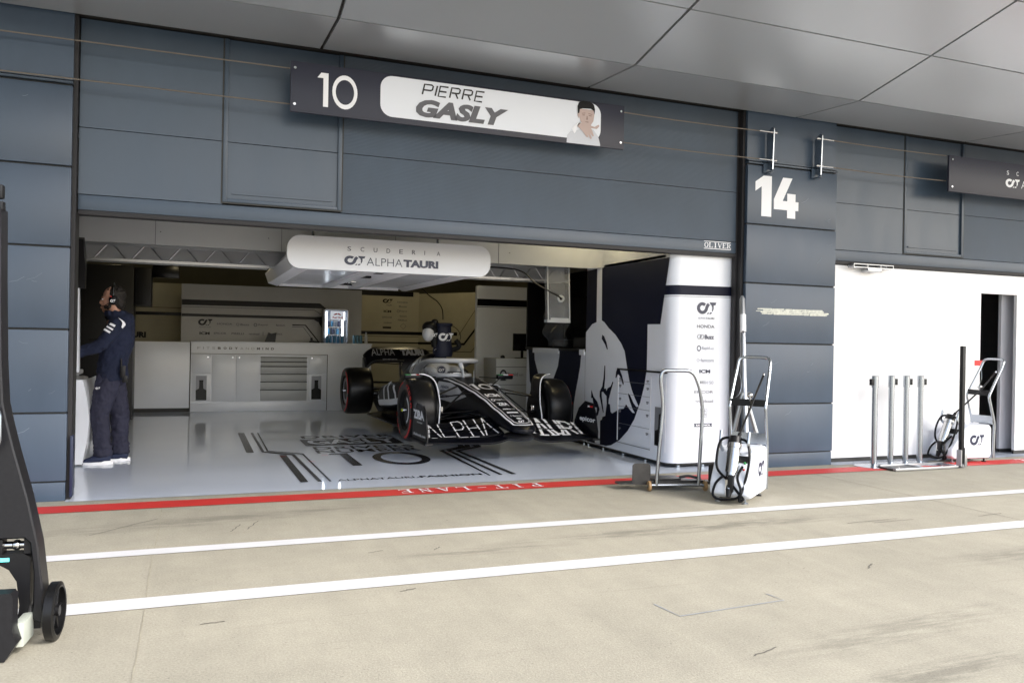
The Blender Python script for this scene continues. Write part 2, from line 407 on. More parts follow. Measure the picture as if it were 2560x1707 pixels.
# serif capitals painted on the red line, read from the garage side
def serif(ink, ch, x, y, w, h, fx, fy):
    t = .16 * w; g = lambda p: (x + fx * p[0] * w, y + fy * p[1] * h)
    st = lambda a, b_, th=.17: ink.poly([g((a[0] - th / 2, a[1])), g((a[0] + th / 2, a[1])), g((b_[0] + th / 2, b_[1])), g((b_[0] - th / 2, b_[1]))])
    ba = lambda x0, x1, yy, th=.09: ink.poly([g((x0, yy)), g((x1, yy)), g((x1, yy + th)), g((x0, yy + th))])
    if ch == 'I': st((.5, 0), (.5, 1), .2); ba(.25, .75, 0); ba(.25, .75, .91)
    if ch == 'T': st((.5, 0), (.5, 1), .18); ba(.3, .7, 0); ba(.02, .98, .91); st((.06, .72), (.06, .92), .09); st((.94, .72), (.94, .92), .09)
    if ch == 'L': st((.25, 0), (.25, 1), .18); ba(.05, .5, .91); ba(.05, .95, 0); st((.92, 0), (.92, .28), .09)
    if ch == 'E': st((.25, 0), (.25, 1), .18); ba(.05, .92, .91); ba(.05, .95, 0); ba(.25, .7, .46); st((.92, 0), (.92, .26), .09); st((.88, .74), (.88, .92), .09)
    if ch == 'A': st((.12, 0), (.5, 1), .09); st((.86, 0), (.52, 1), .19); ba(.25, .72, .3, .08); ba(-.02, .28, 0, .07); ba(.68, 1.04, 0, .07)
    if ch == 'N': st((.2, 0), (.2, 1), .09); st((.82, 0), (.82, 1), .09); st((.82, 0), (.2, 1), .2); ba(.04, .36, 0, .07); ba(.02, .3, .93, .07); ba(.66, .98, .93, .07)
    if ch == 'P':
        st((.25, 0), (.25, 1), .18); ba(.05, .5, 0); ba(.05, .6, .91)
        c = g((.5, .72)); ink.raw([(c[0] + fx * w * r * math.cos(math.radians(a)), c[1] + fy * h * q * math.sin(math.radians(a))) for a in range(-90, 91, 15) for r, q in ((.24, .19), (.42, .27))], [(2 * i, 2 * i + 1, 2 * i + 3, 2 * i + 2) for i in range(12)]); ba(.25, .55, .45)
    if ch == '-': ba(.15, .85, .44, .1)
    if ch == 'O': c = g((.5, .5)); ink.raw([(c[0] + fx * w * r * math.cos(math.radians(a)), c[1] + fy * h * q * math.sin(math.radians(a))) for a in range(0, 361, 15) for r, q in ((.28, .42), (.46, .52))], [(2 * i, 2 * i + 1, 2 * i + 3, 2 * i + 2) for i in range(24)])
    if ch == 'V': st((.5, 0), (.14, 1), .2); st((.5, 0), (.86, 1), .1); ba(-.02, .32, .93, .07); ba(.7, 1.0, .93, .07)
    if ch == 'R': serif(ink, 'P', x, y, w, h, fx, fy); st((.86, 0), (.5, .5), .18); ba(.78, 1.02, 0)
for X0, X1 in ((2.50, 3.86), (9.9, 11.3)):
    ik = Ink(flat(.008)); st_ = (X1 - X0) / 8
    for i, ch in enumerate('PIT-LANE'): serif(ik, ch, X1 - i * st_ - .02, -.25, st_ * .66, .165, -1, -1)
    o = ik.build('lettering', m_whiteink, red)

# sawn joints and a patch outline in the slab
def joint(pts, w_, m, nm='pavement_joint'):
    ik = Ink(flat(.0022)); ik.stroke(pts, w_); tag(ik.build(nm, m, None), kind='structure')
m_saw = mat('sawn_joint', (.13, .125, .105), .8, var=.3, vscale=12); m_saw2 = mat('faint_joint', (.325, .298, .232), .8, var=.25, vscale=9)
for x, m_ in ((6.80, m_saw), (.70, m_saw2), (11.9, m_saw), (-3.3, m_saw)):
    joint([(x + .006 * math.sin(k * 1.7), -.5 - k * .6) for k in range(60)], .006 if m_ is m_saw else .004, m_)
joint([(-14, -5.1), (30, -5.1)], .012, m_saw)
joint([(3.048, -3.584), (3.072, -3.779), (3.718, -3.735), (3.70, -3.62)], .012, mat('patch_seal', (.30, .31, .32), .6), 'patch_outline')
random.seed(21); m_skid = mat('rubber_mark', (.12, .11, .095), .7, var=.4, vscale=30)
for x, y, L_, a_ in ((1.15, -1.40, .22, 1.25), (1.25, -1.36, .26, 1.2), (.3, -1.25, .55, .8), (1.9, -2.2, .10, .3), (2.3, -2.25, .08, .9), (1.9, -3.0, .10, .3), (.95, -3.2, .1, .1), (4.6, -3.4, .12, .6), (5.4, -2.4, .5, .05), (5.6, -2.45, .4, .04), (6.6, -2.5, .3, .1), (3.1, -4.3, .16, .3)):
    pts = [(x + L_ * k / 8 * math.cos(a_) + random.uniform(-.006, .006), y + L_ * k / 8 * math.sin(a_) + random.uniform(-.006, .006)) for k in range(9)]; joint(pts, .007, m_skid, 'rubber_mark')

# floor graphic in the garage
ik = Ink(flat(.008))
for P in ([(1.47, 4.35), (1.55, 4.35), (1.545, 2.39), (1.465, 2.41)],
          [(1.63, 4.33), (1.662, 4.33), (1.66, 2.45), (1.955, 2.15), (1.992, .335), (1.958, .335), (1.92, 2.08), (1.63, 2.39)],
          [(1.712, 4.31), (1.729, 4.31), (1.708, 2.51), (2.055, 2.17), (2.076, .332), (2.058, .332), (2.035, 2.13), (1.690, 2.47)],
          [(1.79, 2.11), (1.862, 2.10), (1.874, .34), (1.806, .34)],
          [(4.014, 2.79), (4.058, 2.79), (3.98, 2.32), (3.64, 2.08), (3.572, .265), (3.555, .265), (3.58, 2.07), (3.9, 2.34)],
          [(4.10, 2.77), (4.13, 2.77), (4.05, 2.30), (3.715, 2.03), (3.700, .275), (3.665, .275), (3.665, 2.07), (3.99, 2.35)],
          [(4.174, 2.75), (4.25, 2.75), (4.18, 2.28), (3.81, 1.99), (3.842, .276), (3.79, .276), (3.76, 2.02), (4.1, 2.32)]):
    ik.raw(P, [(0, 1, 2, 7), (7, 2, 3, 6), (6, 3, 4, 5)]) if len(P) > 4 else ik.poly(P)
ik.text('DRIVER', 2.21, 3.56, 3.40, 3.80, .01)
# the name is left clear inside a solid bar: draw the bar then the name in floor grey on top of it
ik.rect(2.165, 2.83, 3.36, 3.44)
ik.text('DRIVERS', 2.22, 2.46, 3.40, 2.70, .01); ik.text('NUMBER', 2.21, 2.16, 3.40, 2.41, .01)
ik.rect(2.425, 1.18, 2.52, 2.10); ik.poly([(2.300, 2.02), (2.425, 2.02), (2.425, 2.10), (2.335, 2.10)])
ik.raw([(3.02 + .30 * math.cos(2 * PI * i / 40) * (1 - .30 * k), 1.60 + .485 * math.sin(2 * PI * i / 40) * (1 - .26 * k)) for i in range(41) for k in (0, 1)], [(2 * i, 2 * i + 1, 2 * i + 3, 2 * i + 2) for i in range(40)])
ik.text('ALPHATAURI', 2.13, .31, 2.84, .40, 0); ik.text('.FASHION', 2.86, .31, 3.51, .40, .03)
fg = ik.build('floor_marking', m_floorink, None); tag(fg, kind='structure')
ik = Ink(flat(.012)); ik.text('GASLY', 2.22, 2.90, 3.33, 3.37, .035); ik.build('floor_marking_name', m_epoxy, fg)
ik = Ink(flat(.010))
for x, y in ((1.78, 1.98), (2.03, 1.55), (2.22, 1.96), (3.62, 1.90), (3.80, 1.62), (3.9, 2.0)): ik.rect(x, y, x + .07, y + .012)
ik.build('tape_mark', m_red, fg)

# ---------------------------------------------------------------- pillars
ZJ = [0, .15, .678, 1.319, 1.952, 2.570, 3.197, 3.74]
def pillar(x0, x1, label, number=False):
    t = thing('pillar', label, 'pillar', (x0, 0, 0)); W = x1 - x0
    core = MB(); core.box((.01, .03, 0), (W - .01, .6, 3.76)); core.build('core', m_joint, t)
    b = MB()
    for i in range(1, 6): b.box((0, 0, ZJ[i] + .007), (W, .05, ZJ[i + 1] - .007), bev=.006)
    b.build('cladding', m_facade, t)
    b = MB(); b.box((0, .02, 3.25), (W, .06, 3.76)); b.build('upper_cladding', m_facade, t)
    b = MB(); b.box((.004, .008, 0), (W - .004, .05, ZJ[1] - .006), bev=.004); b.build('kick_plate', m_facade, t)
    b = MB(); b.box((0, -.012, 3.205), (W, .05, 3.222)); b.box((0, -.006, 3.232), (W, .05, 3.244)); b.build('ledge', m_shutterflat, t)
    b = MB(); b.box((W - .002, .052, 0), (W + .028, .14, 3.76)); b.box((-.028, .052, 0), (.002, .14, 3.76)); b.each('corner_trim', m_seal, t)
    return t
pl = pillar(-1.18, 0, 'blue grey clad pillar at the far left of the photo beside the standing mechanic', )
for r in ((-.06, 'x'),): 
    b = MB(); b.box((1.205, .0, .03), (1.225, .10, .50), bev=.004); b.build('door_stop', m_navyp, pl)
pm = pillar(6.278, 7.461, 'blue grey clad pillar marked 14 between the two garage doors')
ik = Ink(front(-.003))
z0, z1 = 2.660 , 3.088
ik.poly([(.175, z0), (.305, z0), (.305, z1), (.20, z1), (.095, z1 - .07), (.095, z1 - .17), (.175, z1 - .115)])
ik.poly([(.335, z0 + .085), (.66, z0 + .085), (.66, z0 + .18), (.45, z0 + .18), (.575, z1), (.45, z1), (.335, z0 + .19)])
ik.poly([(.51, z0), (.62, z0), (.62, z0 + .262), (.51, z0 + .262)])
ik.build('number', m_whiteink, pm)
random.seed(4); ik = Ink(front(-.003))
for z in (1.635, 1.652, 1.669, 1.684):
    x = .13 + random.random() * .3
    while x < .95:
        l = .05 + random.random() * .22; h = .0075 + random.random() * .003
        ik.poly([(x, z), (x + .01, z - h), (x + l, z - h * .8), (x + l + .012, z), (x + l, z + h), (x + .012, z + h * .7)]); x += l + random.random() * .012
ik.stroke([(.13, 1.66), (.4, 1.655), (.5, 1.657)], .006)
ik.build('paint_scrape', mat('scraped_paint', (.62, .63, .56), .7, var=.25, vscale=25), pm)

m_scr = mat('fine_scratch', (.16, .20, .25), .5)
random.seed(8)
for par, W_, n_s in ((pl, 1.18, 26), (pm, 1.18, 16)):
    ik = Ink(front(-.0022))
    for k in range(n_s):
        x, z, a, L_ = random.uniform(.1, W_ - .1), random.uniform(.25, 3.1), random.uniform(-.7, .7), random.uniform(.02, .12)
        if any(abs(z - q) < .09 for q in ZJ): continue
        ik.stroke([(x, z), (x + L_ * .5 * math.cos(a), z + L_ * .5 * math.sin(a)), (x + L_ * math.cos(a + .2), z + L_ * math.sin(a + .2))], random.uniform(.0015, .0035))
    ik.build('scratch', m_scr, par)
# ---------------------------------------------------------------- roller doors above the openings
def door(x0, x1, label, hx0, hx1, hz0):
    t = thing('roller_door', label, 'roller door', (x0, .12, 0)); W = x1 - x0; h0, h1 = hx0 - x0, hx1 - x0
    b = MB(); b.box((0, .0, 2.386), (h0, .05, 2.905)); b.box((0, 0, 2.911), (h0, .05, 3.76)); b.each('smooth_panel', m_shutterflat, t)
    b = MB()
    for a, c in ((h1, W),): b.box((a, 0, 2.386), (c, .05, 2.905)); b.box((a, 0, 2.911), (c, .05, 3.76))
    b.each('ribbed_panel', m_shutter, t)
    b = MB(); b.box((h0, .012, hz0), (h1, .05, 2.905)); b.box((h0, .012, 2.911), (h1, .05, 3.76)); b.build('hatch', m_shutterflat, t)
    b = MB(); fr = .035
    for a, c in (((h0, -.012, hz0), (h0 + fr, .03, 3.76)), ((h1 - fr, -.012, hz0), (h1, .03, 3.76)), ((h0 + fr, -.012, hz0), (h1 - fr, .03, hz0 + .03))): b.box(a, c, bev=.005)
    b.box((h0 + .075, -.002, hz0 + .07), (h1 - .075, .03, hz0 + .085)); b.build('hatch_frame', m_shutterflat, t)
    b = MB(); b.box((h0 - .012, -.004, hz0 - .012), (h0, .03, 3.76)); b.box((h1, -.004, hz0 - .012), (h1 + .012, .03, 3.76)); b.box((h0, -.004, hz0 - .012), (h1, .03, hz0)); b.build('hatch_gap', m_joint, t)
    b = MB(); b.box((0, -.006, 2.262), (W, .05, 2.380), bev=.004); b.build('bottom_rail', m_shutterflat, t)
    b = MB(); b.box((0, -.010, 2.222), (W, .06, 2.262), bev=.01); b.build('bottom_seal', m_seal, t)
    b = MB(); random.seed(3)
    for k in range(14): x = .1 + W * k / 14; b.cyl((x, -.009, 2.275 + .02 * (k % 2)), (x, -.004, 2.275 + .02 * (k % 2)), .005, 8)
    b.each('rivet', m_shutterflat, t)
    b = MB(); b.box((0, .055, 2.222), (W, .09, 3.76)); b.build('backing', m_joint, t)
    return t
d1 = door(.035, 6.225, 'raised blue grey garage door with a hatch, above the racing car', 1.10, 2.08, 2.405)
b = MB(); b.box((6.192, .0, 0), (6.213, .06, 3.76)); b.build('guide_rail', m_seal, d1)
ik = Ink(front(-.0085))
for i, ch in enumerate('OLIVER'): serif(ik, ch, 5.795 + i * .0555, 2.308, .0535, .052, 1, 1)
ik.rect(5.79, 2.368, 6.125, 2.3745); ik.rect(5.79, 2.293, 6.125, 2.2995); ik.build('lettering', m_whiteink, d1)
d2 = door(7.50, 13.8, 'raised blue grey garage door at the right above the white hoarding', 8.565, 9.505, 2.40)

# ---------------------------------------------------------------- canopy soffit
PY = [(-.005, 3.745), (-.90, 3.685), (-1.73, 3.86), (-2.53, 4.04), (-3.35, 4.21), (-4.17, 4.38), (-5.0, 4.54)]  # outermost rows lie out of view, added to darken the upper facade
canopy = thing('canopy', 'grey panelled metal canopy soffit over the pit lane garages', 'canopy', (0, 0, 0))
XJ = [-5.69 - 2.5, -5.69, -3.16, -.63, 1.869, 4.399, 6.882, 9.36, 11.84, 14.3, 16.8]
b = MB(); g = .013
for i in range(len(PY) - 1):
    (ya, za), (yb, zb) = PY[i], PY[i + 1]; d = Vector((0, yb - ya, zb - za)).normalized() * g * .6
    for k in range(len(XJ) - 1):
        xa, xb = XJ[k] + g, XJ[k + 1] - g
        A, B_ = Vector((0, ya, za)) + d, Vector((0, yb, zb)) - d; up = Vector((0, 0, .03)); n_ = 7
        # each pan is slightly dished, so reflections wander
        def f(u, v, xa=xa, xb=xb, A=A, B_=B_, k=k, i=i):
            p = A.lerp(B_, v); dish = .012 * math.sin(PI * u) * math.sin(PI * v) * (1 if (k * 3 + i) % 2 else -.6)
            return (xa + (xb - xa) * u, p.y, p.z + dish)
        b.grid(f, 9, 6)
        b._add([(xa, A.y, A.z), (xb, A.y, A.z), (xb, A.y, A.z + .03), (xa, A.y, A.z + .03)], [(0, 1, 2, 3)])
        b._add([(xa, B_.y, B_.z), (xb, B_.y, B_.z), (xb, B_.y, B_.z + .03), (xa, B_.y, B_.z + .03)], [(0, 1, 2, 3)])
        b._add([(xa, A.y, A.z), (xa, B_.y, B_.z), (xa, B_.y, B_.z + .03), (xa, A.y, A.z + .03)], [(0, 1, 2, 3)])
        b._add([(xb, A.y, A.z), (xb, B_.y, B_.z), (xb, B_.y, B_.z + .03), (xb, A.y, A.z + .03)], [(0, 1, 2, 3)])
b.build('soffit_panel', m_soffit, canopy, angle=25)
b = MB()
for i in range(len(PY) - 1):
    (ya, za), (yb, zb) = PY[i], PY[i + 1]; b._add([(XJ[0], ya, za + .03), (XJ[-1], ya, za + .03), (XJ[-1], yb, zb + .03), (XJ[0], yb, zb + .03)], [(0, 1, 2, 3)])
b.box((XJ[0], PY[-1][0] - .05, PY[-1][1] - .02), (XJ[-1], PY[-1][0], PY[-1][1] + .5)); b.box((XJ[0], PY[-1][0], 5.0), (XJ[-1], .2, 5.1))
b.build('backing_sheet', m_joint, canopy)

# building mass above and behind the doors, closed so that no daylight leaks in
bld = thing('garage_building', 'dim garage interior shell with ceiling and far walls behind the car', 'building', (0, 0, 0))
b = MB(); b.box((-12, .2, 3.78), (20, 12, 4.6)); b.box((-12, .09, 3.775), (20, .25, 5.5)); b.build('upper_wall', m_joint, bld)
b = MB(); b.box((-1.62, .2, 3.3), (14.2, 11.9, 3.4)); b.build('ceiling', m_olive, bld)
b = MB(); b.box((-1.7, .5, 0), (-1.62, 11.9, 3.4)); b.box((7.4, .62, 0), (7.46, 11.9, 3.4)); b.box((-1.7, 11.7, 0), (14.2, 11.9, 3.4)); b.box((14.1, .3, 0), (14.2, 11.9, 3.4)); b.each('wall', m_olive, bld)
b = MB(); b.box((-12, .0, 0), (-1.2, .4, 3.77)); b.box((13.83, 0, 0), (20, .4, 3.77)); b.build('outer_wall', m_facade, bld)

# ---------------------------------------------------------------- cable brackets, cables, name boards
def bracket(x, s, label, group=None):
    t = thing('cable_bracket', label, 'bracket', (x, 0, 3.36))
    b = MB(); b.prism([(-.10, -.22), (-.115, .20), (-.10, .22), (-.07, .22), (0, .17), (0, -.19), (-.08, -.235)], lambda u, v: (-.006, u, v), lambda u, v: (.006, u, v)); b.build('plate', m_steel, t)
    b = MB(); b.box((-.055, -.02, -.245), (.055, -.013, -.14)); b.box((-.02, -.1, -.25), (.02, -.013, -.237)); b.each('foot', m_shutterflat, t)
    for z in (.167, -.124):
        q = MB(); q.cyl((-s * .04, -.09, z), (s * .03, -.09, z), .014, 10); q.ball((-s * .045, -.09, z), .015, 8, 6); q.build('bolt', m_chrome, t)
        q = MB(); q.cyl((s * .01, -.09, z), (s * .17, -.09, z), .0085, 10); q.build('turnbuckle', m_chrome, t)
    return t
bracket(6.515, -1, 'steel cable bracket on the number 14 pillar, nearer the driver name board')
bracket(7.15, 1, 'steel cable bracket on the number 14 pillar, nearer the right hand door')
def cable(x0, x1, z, label):
    b = MB(); b.tube([(x0 + (x1 - x0) * i / 12, -.09, z - .008 * math.sin(PI * i / 12)) for i in range(13)], .0060, 8); o = b.build('steel_cable', m_warmsteel)
    tag(o, label, 'cable', 'steel cables holding the name boards')
cable(-6, 1.62, 3.52, 'upper steel cable running from the left edge to the driver name board')
cable(-6, 1.62, 3.225, 'lower steel cable running from the left edge to the driver name board')
cable(4.73, 6.40, 3.527, 'upper steel cable between the driver name board and the 14 pillar')
cable(4.73, 6.40, 3.236, 'lower steel cable between the driver name board and the 14 pillar')
cable(7.27, 8.97, 3.527, 'upper steel cable from the 14 pillar to the cropped right board')
cable(7.27, 8.97, 3.236, 'lower steel cable from the 14 pillar to the cropped right board')

m_board = mat('board_print', (.026, .028, .046), .38, spec=.35)
s1 = thing('name_board', 'long dark name board with a big number 10 and a printed portrait, hung on cables', 'sign', (-.0373, -.13, -.0539))
b = MB(); b.box((1.578, -.012, 3.078), (4.568, .012, 3.478), bev=.002); b.build('board', m_board, s1)
ik = Ink(front(-.015)); ik.poly(rrect(2.295, 3.125, 4.325, 3.462, .10, 8)); ik.build('white_field', mat('board_white', (.74, .77, .84), .3, coat=.3), s1)
ik = Ink(front(-.016)); ik.poly([(1.785, 3.37), (1.815, 3.412), (1.872, 3.412), (1.872, 3.142), (1.832, 3.142), (1.832, 3.37)]); ik.ring(2.005, 3.277, .137, .100, sx=.74); ik.build('number', m_whiteink, s1)
ik = Ink(front(-.018))
sh = lambda P, x, w_, h, z, t=.014: [ik.stroke([(x + (q[0]) * w_ + .22 * q[1] * h, z + q[1] * h) for q in s_], t) for s_ in P]
Pn = [[(0, 0), (0, 1), (.75, 1), (.9, .9), (.9, .55), (.75, .45), (.05, .45)]]; In = [[(0, 0), (0, 1)]]; En = [[(.95, 1), (0, 1), (0, 0), (.9, 0)], [(0, .5), (.85, .5)]]
Rn = [[(0, 0), (0, 1), (.75, 1), (.9, .9), (.9, .58), (.75, .5), (.1, .5)], [(.5, .5), (.85, 0)]]
x = 2.648
for G, w_ in ((Pn, .085), (In, .0), (En, .075), (Rn, .085), (Rn, .085), (En, .075)): sh(G, x, w_, .086, 3.344); x += w_ + .026
ik.build('first_name', m_ink, s1)
ik = Ink(front(-.018)); ik.text('GASLY', 2.596, 3.155, 3.42, 3.305, .055, .25); ik.build('surname', m_dgrey, s1)
# printed portrait of a man in a white race suit pointing at the viewer, flat on the board
def prn(name, polys, m, k):
    ik = Ink(front(-.0165 - k * .0011)); [ik.poly(p) for p in polys]; ik.build(name, m, por)
por = Ink(front(-.0162)).poly([(3.985, 3.082), (3.99, 3.15), (4.02, 3.185), (4.08, 3.20), (4.13, 3.225), (4.25, 3.225), (4.30, 3.17), (4.322, 3.10), (4.322, 3.082)]).build('portrait', mat('printed_suit', (.58, .60, .66), .4), s1)
sk = mat('printed_skin', (.50, .38, .35), .4); sk2 = mat('printed_skin_shade', (.26, .17, .15), .4)
prn('printed_neck', [[(4.14, 3.24), (4.225, 3.24), (4.22, 3.29), (4.14, 3.29)]], sk2, 1)
prn('printed_face', [[(4.105, 3.40), (4.105, 3.33), (4.12, 3.285), (4.15, 3.258), (4.19, 3.25), (4.222, 3.262), (4.248, 3.30), (4.256, 3.35), (4.256, 3.40)], [(4.088, 3.36), (4.088, 3.335), (4.1, 3.31), (4.108, 3.36)]], sk, 2)
prn('printed_hair', [[(4.09, 3.355), (4.086, 3.42), (4.10, 3.455), (4.14, 3.474), (4.21, 3.474), (4.25, 3.45), (4.262, 3.41), (4.258, 3.36), (4.248, 3.395), (4.22, 3.41), (4.14, 3.405), (4.11, 3.395), (4.104, 3.36)]], m_black, 3)
prn('printed_feature', [[(4.13, 3.362), (4.165, 3.368), (4.165, 3.362), (4.13, 3.356)], [(4.195, 3.368), (4.235, 3.362), (4.235, 3.356), (4.195, 3.362)], [(4.135, 3.348), (4.16, 3.351), (4.16, 3.343), (4.137, 3.341)], [(4.20, 3.351), (4.23, 3.348), (4.228, 3.341), (4.20, 3.343)], [(4.16, 3.287), (4.185, 3.291), (4.207, 3.287), (4.185, 3.281)], [(4.18, 3.34), (4.187, 3.34), (4.192, 3.308), (4.175, 3.306)]], sk2, 3)
prn('printed_hand', [[(4.085, 3.24), (4.10, 3.27), (4.14, 3.275), (4.20, 3.265), (4.235, 3.22), (4.255, 3.17), (4.245, 3.16), (4.215, 3.19), (4.235, 3.145), (4.222, 3.135), (4.19, 3.18), (4.20, 3.15), (4.18, 3.15), (4.14, 3.20)], [(4.20, 3.262), (4.26, 3.25), (4.30, 3.275), (4.31, 3.262), (4.285, 3.235), (4.225, 3.235)]], sk, 4)
prn('printed_cuff', [[(4.03, 3.21), (4.07, 3.25), (4.10, 3.275), (4.115, 3.265), (4.085, 3.235), (4.075, 3.19), (4.06, 3.17)]], m_whiteink, 4)
b = MB()
for x in (1.61, 4.532):
    for z in (3.138, 3.425): b.cyl((x, -.02, z), (x, -.012, z), .011, 10)
b.each('bolt', m_chrome, s1)
s2 = thing('name_board', 'dark team board cropped by the right edge of the photo', 'sign', (-.0373, -.13, -.0539)); s1.scale = s2_scale = (1.0418, 1.0418, 1.0418); s2.scale = s2_scale
b = MB(); b.box((8.635, -.012, 3.035), (11.62, .012, 3.435), bev=.002); b.build('board', m_board, s2)
ik = Ink(front(-.015))
for i, ch in enumerate('SCUDERIA'): ik.text(ch, 9.525 + .155 * i, 3.298, 9.56 + .155 * i - (.03 if ch == 'I' else 0), 3.345)
ik.logo(9.518, 3.155, 9.735, 3.255); ik.text('ALPHA', 9.76, 3.16, 10.18, 3.245, -.012); ik.text('TAURI', 10.19, 3.16, 10.56, 3.245, .05); ik.build('lettering', m_whiteink, s2)
b = MB(); b.cyl((8.68, -.02, 3.39), (8.68, -.012, 3.39), .011, 10); b.cyl((8.68, -.02, 3.09), (8.68, -.012, 3.09), .011, 10); b.each('bolt', m_chrome, s2)

# ================================================================ GARAGE INTERIOR
NAVY = [(2.152,2.19),(1.735,2.206),(0.24,2.194),(0.40,1.501),(0.662,1.504),(0.660,1.248),(0.662,1.013),(0.708,0.830),(0.791,0.642),(0.911,0.448),(1.055,0.303),(1.244,0.177),(1.442,0.095),(1.565,0.070),(1.722,0.065),(2.152,.065)]
NAVYL = [(2.16,1.193),(2.16,.065),(2.431,.089),(2.841,.131),(3.4,.257),(3.707,.467),(3.967,.716),(4.05,1.193)]
BULL_R = [(1.875,2.211),(1.748,2.207),(1.731,1.564),(1.666,1.543),(1.552,1.471),(1.381,1.390),(1.238,1.289),(1.155,1.201),(1.117,1.091),(1.080,0.982),(1.031,0.864),(0.973,0.769),(0.905,0.686),(0.816,0.596),(0.869,0.590),(0.935,0.630),(1.003,0.701),(1.052,0.731),(1.054,0.709),(1.011,0.635),(0.954,0.563),(0.898,0.519),(0.952,0.518),(1.019,0.552),(1.099,0.601),(1.153,0.547),(1.255,0.533),(1.312,0.511),(1.429,0.467),(1.466,0.487),(1.486,0.571),(1.522,0.574),(1.519,0.620),(1.474,0.715),(1.412,0.832),(1.427,0.845),(1.477,0.783),(1.549,0.756),(1.584,0.719),(1.566,0.570),(1.587,0.476),(1.597,0.423),(1.671,0.405),(1.682,0.374),(1.727,0.353),(1.724,0.07),(1.855,0.07),(1.858,0.108),(2.152,0.08),(2.152,1.421),(2.103,1.451),(1.986,1.522),(1.869,1.546)]
BULL_L = [(2.16,1.19),(2.16,.10),(2.397,.169),(2.486,.223),(2.468,.5),(2.418,.666),(2.354,.832),(2.304,.983),(2.281,1.107),(2.276,1.19)]
D1 = [(1.710,1.392),(1.659,1.373),(1.594,1.297),(1.562,1.223),(1.579,1.214),(1.631,1.274),(1.721,1.343)]
D2 = [(1.638,1.024),(1.616,1.019),(1.615,0.868),(1.634,0.745),(1.585,0.751),(1.570,0.662),(1.595,0.672),(1.665,0.708),(1.695,0.700),(1.693,0.654),(1.665,0.563),(1.636,0.463),(1.655,0.458),(1.702,0.548),(1.749,0.650),(1.746,0.709),(1.685,0.771),(1.657,0.866)]
D3 = [(1.971,0.713),(1.955,0.696),(1.910,0.633),(1.804,0.575),(1.742,0.492),(1.780,0.418),(1.835,0.389),(1.862,0.399),(1.817,0.456),(1.814,0.504),(1.892,0.507),(1.936,0.613),(1.975,0.610)]
D4 = [(1.308,1.009),(1.261,0.992),(1.201,0.922),(1.157,0.835),(1.174,0.812),(1.210,0.865),(1.258,0.919),(1.305,0.928),(1.339,0.887),(1.358,0.892),(1.346,0.960)]
CUP = [(3.815,1.19),(2.941,1.19),(2.938,1.126),(2.985,0.968),(3.114,0.805),(3.304,0.681),(3.478,0.694),(3.664,0.850),(3.795,1.036)]

# partition with rounded end towards the pit lane
pt = thing('display_wall', 'white partition with rounded end, sponsor column and big bull emblem on navy', 'partition', (5.5, .2, 0))
prof = []                                    # plan outline, local
R_ = .12
prof = [(0, 1.955)] + [(R_ - R_ * math.cos(math.radians(a)), R_ - R_ * math.sin(math.radians(a))) for a in range(0, 91, 9)] + [(.78, 0), (.78, .3), (.3, .3), (.3, 1.955)]
b = MB(); b.prism(prof, lambda u, v: (u, v, .055), lambda u, v: (u, v, 2.23)); b.build('body', m_white, pt)
b = MB(); b.prism([(p[0] * .97 + .02, p[1] * .98 + .03) for p in prof], lambda u, v: (u, v, .03), lambda u, v: (u, v, .055)); b.build('base_strip', m_joint, pt)
b = MB()
for x, y in ((.15, .05), (.45, .04), (.74, .04), (.03, .5), (.03, 1.0), (.03, 1.5), (.03, 1.9)): b.cyl((x, y, 0), (x, y, .03), .018, 10)
b.each('foot', m_steel, pt)
def pside(name, polys, k, m):
    ik = Ink(lambda u, v: (-.002 * k, u - .2, v), sgn=-1); [ik.poly(p) for p in polys]; return ik.build(name, m, pt)
pside('navy_emblem', [NAVY], 1, m_navy); pside('bull_emblem', [BULL_R], 2, m_white); pside('bull_detail', [D1, D2, D3, D4], 3, m_navy)  # navy shapes printed over the white bull
# drawers let into the partition side, y 0.58..1.28
b = MB()
for z in (.856, .716, .571, .374): b.box((-.0095, .38, z - .002), (-.0065, 1.08, z + .002))
b.box((-.0095, .36, .150), (-.0065, 1.10, .157)); b.build('drawer_gap', m_greyink, pt)
b = MB(); b.box((-.02, .044, .985), (-.001, 1.10, 1.004)); b.build('rail', m_black, pt)
b = MB(); b.box((-.012, 1.078, .176), (-.006, 1.092, .93)); b.box((-.009, .352, .18), (-.006, .362, .94)); b.box((-.008, .055, .16), (-.006, .060, .94)); b.each('drawer_edge', m_whitewall, pt)
b = MB()
for z in (.90, .82, .67, .53, .33):
    for y in (.40, 1.01): b.box((-.0115, y, z - .018), (-.0075, y + .045, z - .004)); b.box((-.0115, y + .012, z - .03), (-.0075, y + .04, z - .022))
b.each('drawer_latch', m_greyink, pt)
pside('cutout', [[(.471, .624), (.326, .624), (.331, .216), (.476, .215)]], 3.4, m_greyink)
pside('cutout_shadow', [[(.462, .37), (.40, .39), (.385, .55), (.355, .56), (.34, .5), (.335, .216), (.462, .216)]], 4.2, m_black)
